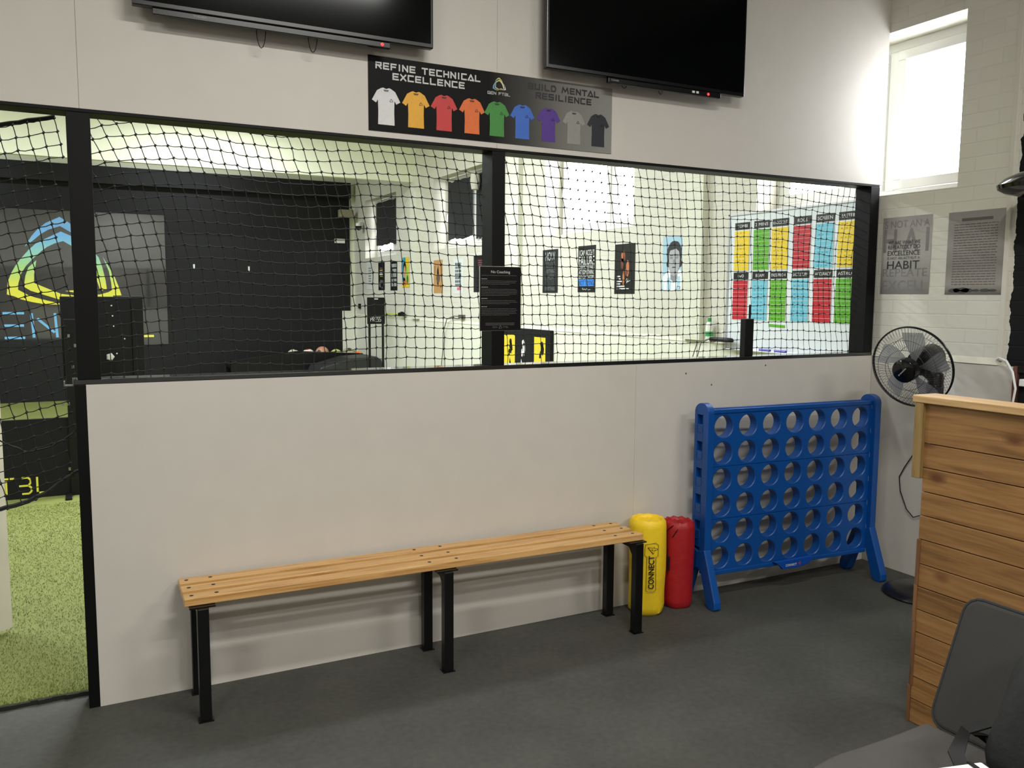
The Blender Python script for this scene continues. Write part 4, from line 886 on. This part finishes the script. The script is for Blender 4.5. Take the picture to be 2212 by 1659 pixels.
tag(MB().tube([(4.11, -.44, .80), (4.11, -.333, .711), (4.11, -.27, .61), (4.11, -.239, .549), (4.11, -.25, .47), (4.11, -.296, .375), (4.11, -.342, .338), (4.11, -.404, .369), (4.1, -.47, .3), (4.11, -.52, .1), (4.11, -.62, .006), (4.11, -.9, .006)], .003, 6).build('fan_cord', blk, smooth=True), 'thin black mains cord looping down the white panel beside the counter', 'cord')

# ------------------------------------------------------------------ timber counter
e = thing('timber_counter', (2.668, -1.44, 0), 'tall counter clad in horizontal pine boards at the right', 'counter')
ZP = [0, .09, .175, .26, .345, .43, .515, .60, .69, .778, .865, .952, 1.04, 1.183]
mb = MB()
for a, b in zip(ZP[:-1], ZP[1:]): mb.box((.004, -1.9, a+.0015), (.022, -.003+R.uniform(-.002, .002), b-.0015))
mb.build('cladding', pine, e, bevel=.0015)
mb = MB(); mb.box((.0225, -1.9, 0), (.095, -.02, 1.18)); mb.build('carcass', mat('counter_core', (60, 42, 28), .8), e)
mb = MB(); mb.box((-.014, -1.92, 1.184), (.108, .04, 1.21)); mb.build('top_board', pine_light, e, bevel=.003)
MB().box((-.012, -.004, .912), (.016, .03, 1.1835)).build('side_cheek', wood('pine_olive', [(120, 96, 54), (142, 116, 70), (152, 126, 80)], 2, .6, knots=False), e, bevel=.002)
mb = MB()
for z0, z1, o_ in ((0, .14, .004), (.141, .38, -.001), (.381, .52, .001), (.521, .69, -.001)): mb.box((.0, -.012+o_, z0), (.016, .002+o_, z1))
mb.build('end_batten', pine_dark, e, bevel=.001)

# black recess and conduit at the far right of the near wall
tag(MB().box((XR-.014, -.776, 1.245), (XR, -.752, 3.59)).build('cable_trunking', mat('trunking_paint', (205, 201, 190), .5), bevel=.002), 'thin white vertical trunking at the edge of the black painted brick', 'trunking')
e = thing('wall_cabinet', (XR, -.85, 0), 'open cabinet with a reddish wooden edge against the right wall, its dark void a black board', 'cabinet')
MB().box((-.03, -.022, 0), (0, 0, 1.225)).build('edge_post', wood('red_wood', [(84, 50, 40), (104, 62, 50), (120, 74, 60)], 2, .6, knots=False), e, bevel=.002)
MB().box((-.03, -1.6, 1.195), (0, -.022, 1.225)).box((-.012, -1.6, 0), (-.002, -.022, 1.195)).build('dark_void_board', blk_matt, e)  # flat black board put in for the dark void inside the recess
MB().box((-.05, -.16, 1.13), (-.012, -.045, 1.165)).build('socket_strip', white_pl, e, bevel=.004)
tag(MB().tube([(XR-.02, -.755, 1.25), (XR-.05, -.79, 1.262), (XR-.07, -.84, 1.25), (XR-.08, -.88, 1.20), (XR-.08, -.90, 1.12), (XR-.08, -.89, 1.04), (XR-.07, -.86, .96), (XR-.06, -.85, .7)], .0055, 8).build('white_cable', white_pl, smooth=True), 'white cable looping over the cabinet edge above the counter', 'cable')
# pendant lamp
pd = CAM+(Vector((2252-1106, 0, 0)).x/FPX*rr-((398-829.5)/FPX)*uu+fw)*3.85
e = thing('pendant_lamp', tuple(pd), 'glossy black dome pendant lamp at the right edge', 'pendant lamp')
MB().lathe([(.0, .075), (.04, .072), (.1, .055), (.155, .03), (.185, .0), (.18, -.018), (.15, -.035), (.09, -.05), (0, -.052)], 40).build('shade', blk_gloss, e, smooth=True)
MB().tube([(0, 0, .07), (0, 0, ZC-pd.z-.002)], .004, 8).build('flex', blk, e)

# ------------------------------------------------------------------ armchair, backpack, table corner
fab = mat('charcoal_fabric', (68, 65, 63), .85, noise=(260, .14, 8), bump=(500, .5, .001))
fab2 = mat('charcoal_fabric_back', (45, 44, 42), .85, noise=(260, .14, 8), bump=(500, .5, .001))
pip = mat('chair_piping', (38, 38, 40), .8)
e = thing('lounge_chair', (1.99, -2.0, 0), 'low charcoal fabric chair with a piped backrest at the bottom right', 'chair')
def pad(nm, L_, Wd, th, m, mt, par):
    n = 12; mb = MB(); f = lambda u, v, d: tuple(mt @ Vector((u, v, d)))
    r = .045; P = []
    for cx, cy, a0 in ((L_-r, -r, 0), (L_-r, -Wd+r, -pi/2), (r, -Wd+r, -pi), (r, -r, -3*pi/2)):
        for k in range(5): a = a0+pi/2-(pi/2)*k/4; P.append((cx+r*math.cos(a), cy+r*math.sin(a)))
    mb.prism(P, f, 0, th); o = mb.build(nm, m, par, bevel=.012, seg=3)
    ring = P+[P[0]]
    MB().tube([f(u, v, th-.006) for u, v in ring], .0045, 6, None, False).build('piping', pip, o, smooth=True)
    return o
# seat: runs towards -x and drops slightly; backrest: rises and leans to +x
ms = Matrix.Translation((.0, 0, .37)) @ Matrix.Rotation(pi, 4, 'Z') @ Matrix.Scale(-1, 4, (0, 1, 0))
def seat():
    mb = MB(); nx, ny = 14, 10; L_, Wd = .46, .56; vs = []; 
    def top(u, v): return .42-.006*math.sin(u/L_*pi)-.045*max(0, u/L_-.72)**1.5*4+.004*math.sin(v/Wd*pi)
    for i in range(nx+1):
        for j in range(ny+1):
            u = L_*i/nx; v = Wd*j/ny; vs.append((-u, -v, top(u, v)))
    k = len(vs); vs += [(x, y, z-.07) for x, y, z in vs]; fs = []
    for i in range(nx):
        for j in range(ny):
            a = i*(ny+1)+j; fs.append((a, a+1, a+ny+2, a+ny+1)); fs.append((a+k, a+ny+1+k, a+ny+2+k, a+1+k))
    for i in range(nx):
        a = i*(ny+1); b = a+ny+1; fs.append((a, b, b+k, a+k)); a += ny; b += ny; fs.append((a, a+k, b+k, b))
    for j in range(ny): a = j; fs.append((a, a+k, a+1+k, a+1)); a = nx*(ny+1)+j; fs.append((a, a+1, a+1+k, a+k))
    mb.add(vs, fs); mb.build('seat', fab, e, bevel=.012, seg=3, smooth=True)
seat()
lean = math.radians(22)
mbk = Matrix.Translation((.005, .0, .415)) @ Matrix(((math.sin(lean), 0, -math.cos(lean), 0), (0, 1, 0, 0), (math.cos(lean), 0, math.sin(lean), 0), (0, 0, 0, 1))) @ Matrix.Translation((0, 0, -.06))
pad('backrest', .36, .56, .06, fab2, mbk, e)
for x, y in ((-.40, -.04), (-.40, -.52), (-.02, -.04), (-.02, -.52)): MB().box((x-.018, y-.018, 0), (x+.018, y+.018, .36)).build('leg', blk, e, bevel=.003)
# backpack
e = thing('black_backpack', (1.90, -2.41, .43), 'black backpack slumped on the charcoal chair at the right edge', 'backpack')
mb = MB(); rg = random.Random(4); n = 26; vs = []; fs = []; K = 14
for i in range(K+1):
    ph = pi*i/K
    for j in range(n):
        t = 2*pi*j/n; w_ = 1+.07*math.sin(3*t+ph*2)+.05*math.sin(5*t-ph*3); sx = .155; sy = .17; sz = .17
        ex = lambda c, p: math.copysign(abs(c)**p, c)
        x = sx*ex(math.sin(ph), .6)*ex(math.cos(t), .7)*w_; y = sy*ex(math.sin(ph), .6)*ex(math.sin(t), .7)*w_; z = .172-sz*ex(math.cos(ph), .7)
        vs.append((x*.85+.14*(z/.34), y, z))
for i in range(K):
    for j in range(n): fs.append((i*n+j, i*n+(j+1) % n, (i+1)*n+(j+1) % n, (i+1)*n+j))
mb.add(vs, fs); mb.build('body', mat('backpack_nylon', (15, 15, 17), .7, noise=(60, .15), bump=(40, .6, .004)), e, smooth=True)
strap = [(-.02, .17, .12), (-.06, .2, .10), (-.09, .2, .05), (-.1, .17, .02), (-.14, .12, .018), (-.2, .04, .014), (-.22, -.05, .012)]
def ribbon(pts, w_, par, nm, m):
    mb = MB(); P = [Vector(p) for p in pts]; vs = []
    for i, p in enumerate(P):
        t = (P[min(i+1, len(P)-1)]-P[max(0, i-1)]).normalized(); s = t.cross(Vector((0, 0, 1))).normalized()*w_/2
        vs += [p+s, p-s, p-s+Vector((0, 0, .004)), p+s+Vector((0, 0, .004))]
    fs = []
    for i in range(len(P)-1):
        for k in range(4): fs.append((i*4+k, i*4+(k+1) % 4, i*4+4+(k+1) % 4, i*4+4+k))
    mb.add(vs, fs); return mb.build(nm, m, par, smooth=True)
ribbon(strap, .035, e, 'strap', blk)
ribbon([(-.05, .16, .1), (-.02, .2, .085), (.01, .19, .06), (.0, .16, .02)], .04, e, 'strap', blk)
MB().box((-.105, .15, .02), (-.075, .185, .034)).build('buckle', mat('buckle_grey', (96, 96, 98), .3), e, bevel=.003)
# white tabletop corner
e = thing('white_table', (1.42, -2.518, 0), 'corner of a low white table just entering the frame at the bottom right', 'table', math.radians(-14.5))
f = lambda u, v, d: (u, v, d)
MB().box((-.6, -.5, .70), (0, 0, .72)).build('tabletop', white_pl, e, bevel=.003)
MB().box((-.030, -.03, .7205), (-.022, .0015, .724)).build('clip', blk, e, bevel=.001)
for x, y in ((-.03, -.03), (-.57, -.03), (-.57, -.47), (-.03, -.47)): MB().box((x-.015, y-.015, 0), (x+.015, y+.015, .6995)).build('leg', white_pl, e)

# ------------------------------------------------------------------ ceiling lights (fixtures and their lamps)
def ceiling_light(i, x, y, z, lx, wy, watts, col, rz, where):
    e = thing('ceiling_light', (x, y, z), 'long white tube ceiling light, %s' % where, 'ceiling light', rz, 'tube ceiling lights')
    MB().box((-lx/2-.02, -wy/2-.02, 0), (lx/2+.02, wy/2+.02, .03)).build('housing', white_pl, e, bevel=.003)
    L_ = bpy.data.lights.new('tube', 'AREA'); L_.shape = 'RECTANGLE'; L_.size = lx; L_.size_y = wy; L_.energy = watts; L_.color = col
    o = bpy.data.objects.new('tube_lamp', L_); COL.objects.link(o); o.parent = e; o.location = (0, 0, -.003)
WH = ['above the bench in the front room', 'front room right, above the chairs', 'front room far left', 'front room behind the viewer', 'pitch side, far, near the roof beam', 'pitch side, far left', 'pitch side, middle', 'pitch side, middle left', 'pitch side, right, added unseen beyond the roof beam to brighten the far turf', 'pitch side, left, added unseen beyond the roof beam to brighten the far turf', 'pitch side, nearest the partition']
for i, a in enumerate(LAMPS_FRONT+LAMPS_PITCH): ceiling_light(i, *a, WH[i])
